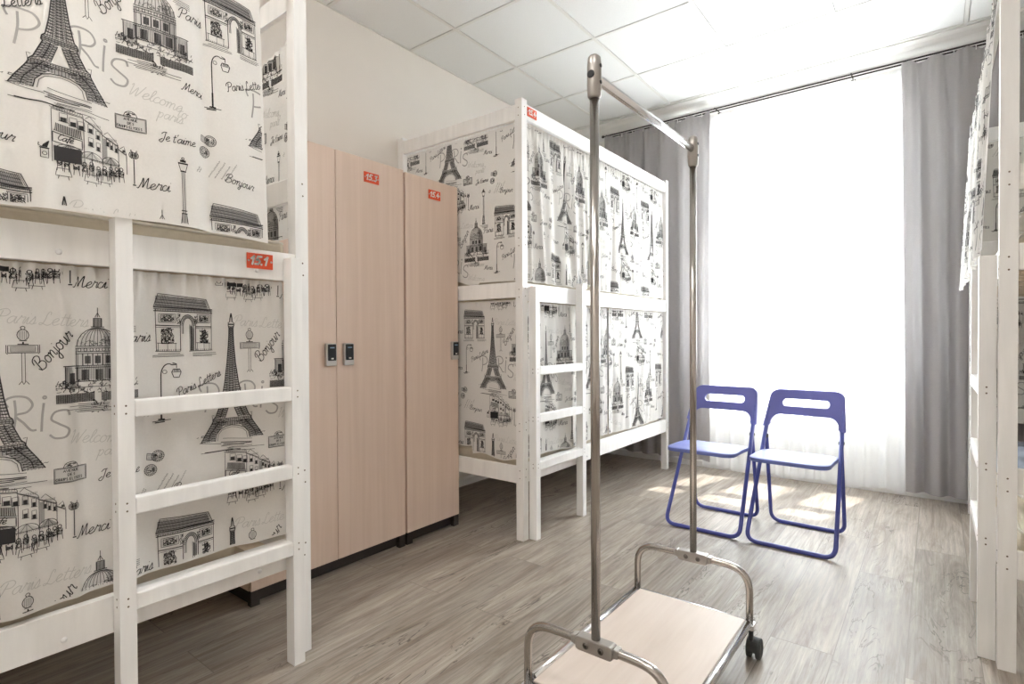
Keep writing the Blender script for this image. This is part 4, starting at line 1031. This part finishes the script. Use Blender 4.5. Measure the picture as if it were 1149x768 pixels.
# ------------------------------------------------------------------ garment trolley
def trolley():
    xc, xl, xr, y0, y1 = -.664, -.872, -.478, 1.197, 1.890
    t = thing('garment_trolley', (xc, (y0 + y1) / 2, 0), 'steel garment rail trolley on castors with pale wood base board', 'garment trolley')
    zb = .125; R = .0115
    MB().box(xl + .012, xr - .012, y0 + .006, y1 - .006, zb - .010, zb + .004).build('base_board', M['beech_flat'], t, .002)
    for x in (xl, xr):
        MB().tube([(x, y0 + .022, zb - .002), (x, y1 - .022, zb - .002)], .0125, 16).build('side_tube', M['chrome'], t)
    for y in (y0, y1):
        MB().tube([(xl + .014, y, zb - .004), (xr - .014, y, zb - .004)], .007, 12).build('cross_tube', M['chrome'], t)
    top = .296
    for y in (y0, y1):
        pts = round_path([(xl, y, zb - .005), (xl, y, top - .004), (xc, y, top), (xr, y, top - .004), (xr, y, zb - .005)], .075, 9)
        MB().tube(pts, R, 16).build('hoop', M['steel'], t)
        # cast clamp around the hoop that holds the pole
        m = MB().prism(roundrect(xc - .052, xc + .052, top - .021, top + .014, .010, 4), 'y', y - .0155, y + .0155)
        m.prism([(xc - .052, top - .013), (xc - .066, top - .010), (xc - .066, top + .010), (xc - .052, top + .012)], 'y', y - .013, y + .013)
        m.prism([(xc + .052, top - .013), (xc + .066, top - .010), (xc + .066, top + .010), (xc + .052, top + .012)], 'y', y - .013, y + .013)
        cl = m.build('clamp', M['clamp'], t, .003)
        for dx in (-.021, .021):
            MB().lathe((xc + dx, y - .0155, top - .004), (0, -1, 0), [(0, .0082), (.0012, .0082), (.003, .006), (.003, .0035), (.0012, .003)], 14).build('bolt', M['bolt'], cl)
        MB().tube([(xc, y, top + .012), (xc, y, 1.66)], R, 18).build('pole', M['steel'], t)
        h = MB().lathe((xc, y, 1.645), (0, 0, 1), [(0, .0130), (.006, .0165), (.03, .018), (.08, .0178), (.100, .0155), (.106, .010), (.107, .001)], 20)
        hd = h.build('head', M['clamp'], t)
        s = -1 if y == y0 else 1
        MB().lathe((xc, y + s * .0165, 1.700), (0, s, 0), [(0, .0095), (.0022, .0095), (.0024, .006)], 16).build('end_plug', M['dark'], hd)
        for z in (1.682, 1.722):
            MB().lathe((xc + .016, y, z), (1, 0, 0), [(0, .005), (.0028, .0048), (.003, .002)], 12).build('screw', M['rubber'], hd)
    MB().tube([(xc, y0 + .017, 1.700), (xc, y1 - .017, 1.706)], .014, 18, rx=.0095).build('hanging_rail', M['chrome'], t)
    for x in (xl, xr):
        for y in (y0, y1):
            MB().prism(roundrect(x - .016, x + .016, y - .018, y + .018, .006, 3), 'z', zb - .024, zb - .006).build('corner_bracket', M['chrome'], t, .002)
            ox = .010 if x == xr else -.010; oy = .018 if y == y1 else -.018
            ct = thing('castor', (0, 0, 0), None, None); ct.parent = t; ct.location = Vector((x, y, 0)) - t.location
            m = MB(); cx, cy = x + ox, y + oy; r = .030
            hood = [(cy + r * 1.12 * math.cos(a), r + .002 + r * 1.12 * math.sin(a)) for a in np.linspace(-.1, PI + .1, 14)]
            m.prism(hood, 'x', cx - .0205, cx + .0205); m.lathe((x + ox * .3, y + oy * .3, .06), (0, 0, 1), [(0, .008), (.045, .008)], 12)
            m.build('hood', M['rubber'], ct, .003)
            for sx in (-.0145, .0145):
                MB().lathe((cx + sx - .008, cy, r), (1, 0, 0), [(0, .024), (.002, r), (.014, r), (.016, .024)], 22).build('wheel', M['rubber'], ct)
    return t
trolley()

# ------------------------------------------------------------------ folding chairs
def chair_part_profiles():
    pass
def chair(loc, rz, label):
    t = thing('folding_chair', loc, label, 'chair', 'blue folding chairs')
    r = .0105; W = .200
    # main frame: front feet up and back to the backrest (local: +y is the back)
    yf, zf, yt, zt_ = -.20, r, .215, .735
    at = lambda z: yf + (yt - yf) * (z - zf) / (zt_ - zf)
    k = .024                                                          # frame narrows a little towards the top
    wz = lambda z: W - k * (z / zt_)
    pts = [(-wz(.66), at(.66), .66), (-W, yf, zf), (W, yf, zf), (wz(.66), at(.66), .66)]
    MBl = lambda: MB()
    def bl(m, name, mat, bevel=0., seg=2):
        me = m.build(name, mat, None, bevel, seg); me.parent = t; return me
    bl(MBl().tube(round_path(pts, .055, 8), r, 14), 'front_frame', M['blue_tube'])
    Wr = .179; zp = .515
    pts = [(-Wr, at(zp) + .012, zp), (-Wr - .002, .215, r), (Wr + .002, .215, r), (Wr, at(zp) + .012, zp)]
    bl(MBl().tube(round_path(pts, .055, 8), r * .95, 14), 'rear_frame', M['blue_tube'])
    for s in (-1, 1):
        bl(MBl().lathe((s * (Wr - .010), at(zp) + .006, zp - .008), (s, 0, 0), [(0, .009), (.004, .011), (.022, .011), (.026, .007)], 12), 'hinge', M['rubber'])
        bl(MBl().tube([(s * .165, .06, .432), (s * (wz(.432) + .004), at(.432), .432)], .006, 10), 'seat_pin', M['blue_tube'])
    # seat: rounded slab, dished, its front edge rolled down
    nx, ny = 34, 28; vs = []; fs = []; sw, y0, y1 = .182, -.255, .075
    def corner(u, v):
        x = u * sw; y = y0 + (y1 - y0) * v; rr = .06
        # square to rounded rectangle: pull the corners in
        cy = (y0 + y1) / 2; hy = (y1 - y0) / 2; px, py = x, y - cy
        ex, ey = abs(px) - (sw - rr), abs(py) - (hy - rr)
        if ex > 0 and ey > 0:
            m_ = max(ex, ey); l = math.hypot(ex, ey); ex, ey = ex * m_ / l, ey * m_ / l
            px = math.copysign(sw - rr + ex, px); py = math.copysign(hy - rr + ey, py)
        return px, py + cy
    for side in (0, 1):
        for i in range(nx + 1):
            for j in range(ny + 1):
                x, y = corner(-1 + 2 * i / nx, j / ny); v = (y - y0) / (y1 - y0)
                z = .452 - .012 * math.sin(PI * min(max(v, 0), 1)) * (1 - (x / sw) ** 2) - .016 * max(0, (v - .5)) 
                e = max(abs(-1 + 2 * i / nx), abs(-1 + 2 * j / ny)); z -= .004 * max(0, e - .9) * 10
                if side: z = z - .020 if e > .93 else z - .013
                vs.append((x, y, z))
    I = lambda s, i, j: s * (nx + 1) * (ny + 1) + i * (ny + 1) + j
    for i in range(nx):
        for j in range(ny):
            fs.append((I(0, i, j), I(0, i + 1, j), I(0, i + 1, j + 1), I(0, i, j + 1))); fs.append((I(1, i, j), I(1, i, j + 1), I(1, i + 1, j + 1), I(1, i + 1, j)))
    for i in range(nx):
        for j in (0, ny): fs.append((I(0, i, j), I(0, i + 1, j), I(1, i + 1, j), I(1, i, j)))
    for j in range(ny):
        for i in (0, nx): fs.append((I(0, i, j), I(0, i, j + 1), I(1, i, j + 1), I(1, i, j)))
    m = MB(); m.add(vs, fs, 0, True); so = bl(m, 'seat', M['blue_seat'], .004, 2); so['label'] = 'pale blue glossy seat'
    # backrest: moulded panel with a hand slot and two sleeves down the frame
    th = .011; rows = []
    a_out = lambda z: .181 + (.735 - z) * .10                         # half width outside
    ztop, zarch, zslot0, zslot1, zend = .757, .625, .668, .708, .560
    outer = []
    top_r = .045
    n = 8
    xo = a_out(ztop - top_r)
    outer += [(-xo + top_r - top_r * math.sin(PI / 2 * (1 - i / n)), ztop - top_r + top_r * math.cos(PI / 2 * (1 - i / n))) for i in range(n + 1)]
    outer += [(-p[0], p[1]) for p in outer[::-1]]
    sl = .026
    right = [(a_out(zend), zend), (a_out(zend) - sl, zend)]
    archr = .05; xi = a_out(zarch) - sl
    right += [(xi - .002, zarch - archr)] + [(xi - archr + archr * math.cos(q), zarch - archr + archr * math.sin(q)) for q in np.linspace(0.1, PI / 2, 7)]
    poly = outer + right + [(-p[0], p[1]) for p in right[::-1]]
    hole = roundrect(-.115, .115, zslot0, zslot1, .0195, 6)
    import bmesh
    bm = bmesh.new()
    def ring(pl): 
        vv = [bm.verts.new((p[0], 0, p[1])) for p in pl]; return [bm.edges.new((vv[i], vv[(i + 1) % len(vv)])) for i in range(len(vv))]
    ed = ring(poly) + ring(hole)
    bmesh.ops.triangle_fill(bm, use_beauty=True, use_dissolve=False, edges=ed)
    bmesh.ops.subdivide_edges(bm, edges=[e for e in bm.edges if e.calc_length() > .05], cuts=3, use_grid_fill=False)
    bmesh.ops.triangulate(bm, faces=bm.faces[:])
    ext = bmesh.ops.extrude_face_region(bm, geom=bm.faces[:])
    for v in [g for g in ext['geom'] if isinstance(g, bmesh.types.BMVert)]: v.co.y = 1.
    bm.normal_update()
    for v in bm.verts:
        side = v.co.y > .5; x, z = v.co.x, v.co.z
        bow = .012 * (1 - min(1, (x / .19) ** 2))
        v.co.y = at(z) + bow + (.013 if side else -.013)
    bmesh.ops.recalc_face_normals(bm, faces=bm.faces[:])
    me = bpy.data.meshes.new('backrest'); bm.to_mesh(me); bm.free(); me.materials.append(M['blue_plastic'])
    o = bpy.data.objects.new('backrest', me); C.objects.link(o); o.parent = t
    md = o.modifiers.new('bevel', 'BEVEL'); md.width = .003; md.segments = 2; md.limit_method = 'ANGLE'; md.angle_limit = math.radians(50)
    t.rotation_euler = (0, 0, rz)
    return t
chair((-.992, 3.155, 0), math.radians(-1.5), 'blue folding chair nearer the far left bunk bed')
chair((-.560, 3.150, 0), math.radians(-1.5), 'blue folding chair nearer the right-hand grey drape')

# ------------------------------------------------------------------ light
wd = bpy.data.worlds.new('World'); SC.world = wd; wd.use_nodes = True
nt = wd.node_tree; bg = nt.nodes['Background']
tc = nt.nodes.new('ShaderNodeTexCoord'); sp = nt.nodes.new('ShaderNodeSeparateXYZ'); rp = nt.nodes.new('ShaderNodeValToRGB')
nt.links.new(tc.outputs['Generated'], sp.inputs[0])
mr = nt.nodes.new('ShaderNodeMapRange'); mr.inputs['From Min'].default_value = -1; nt.links.new(sp.outputs[2], mr.inputs['Value']); nt.links.new(mr.outputs[0], rp.inputs[0])
e = rp.color_ramp.elements; e[0].position = .45; e[0].color = (.66, .645, .62, 1); e[1].position = .75; e[1].color = (.88, .93, 1., 1)
x = e.new(.55); x.color = (1., .985, .955, 1)
nt.links.new(rp.outputs[0], bg.inputs[0]); bg.inputs[1].default_value = 15.5
po = bpy.data.lights.new('sky_portal', 'AREA'); po.shape = 'RECTANGLE'; po.size = WX1 - WX0; po.size_y = WZ1 - WZ0; po.cycles.is_portal = True
pob = bpy.data.objects.new('sky_portal', po); C.objects.link(pob); pob.location = ((WX0 + WX1) / 2, YW + .32, (WZ0 + WZ1) / 2); pob.rotation_euler = (-PI / 2, 0, 0)
su = bpy.data.lights.new('sun', 'SUN'); su.energy = 19.; su.angle = math.radians(.6); su.color = (1., .95, .87)
so = bpy.data.objects.new('sun', su); C.objects.link(so)
so.rotation_euler = Vector((-.25, -1., -2.2)).to_track_quat('-Z', 'Y').to_euler(); so.location = (0, 6, 5)

# ------------------------------------------------------------------ camera
F, YAW, PIT, ROL, CH = 615.32, .6568, .0113, -.0045, 1.0642
cy, sy, cp, sp_ = math.cos(YAW), math.sin(YAW), math.cos(PIT), math.sin(PIT)
R_ = Vector((cy, sy, 0)); fw = Vector((-sy, cy, 0)); up = Vector((0, 0, 1))
U_ = up * cp + fw * sp_; D_ = fw * cp - up * sp_
cr, sr = math.cos(ROL), math.sin(ROL)
cx_ = R_ * cr + U_ * sr; cu_ = U_ * cr - R_ * sr
cam = bpy.data.cameras.new('camera'); cam.sensor_width = 36.; cam.lens = F / 1149 * 36.; cam.clip_start = .02
co = bpy.data.objects.new('camera', cam); C.objects.link(co)
co.matrix_world = Matrix(((cx_.x, cu_.x, -D_.x, 0), (cx_.y, cu_.y, -D_.y, 0), (cx_.z, cu_.z, -D_.z, CH), (0, 0, 0, 1)))
SC.camera = co

SC.view_settings.view_transform = 'Standard'; SC.view_settings.look = 'None'; SC.view_settings.gamma = 1.; SC.view_settings.use_curve_mapping = False
SC.view_settings.exposure = 1.65
SC.cycles.max_bounces = 14; SC.cycles.diffuse_bounces = 10; SC.cycles.transparent_max_bounces = 12
SC.cycles.caustics_reflective = False; SC.cycles.caustics_refractive = False; SC.cycles.use_denoising = True
SC.cycles.sample_clamp_indirect = 60.
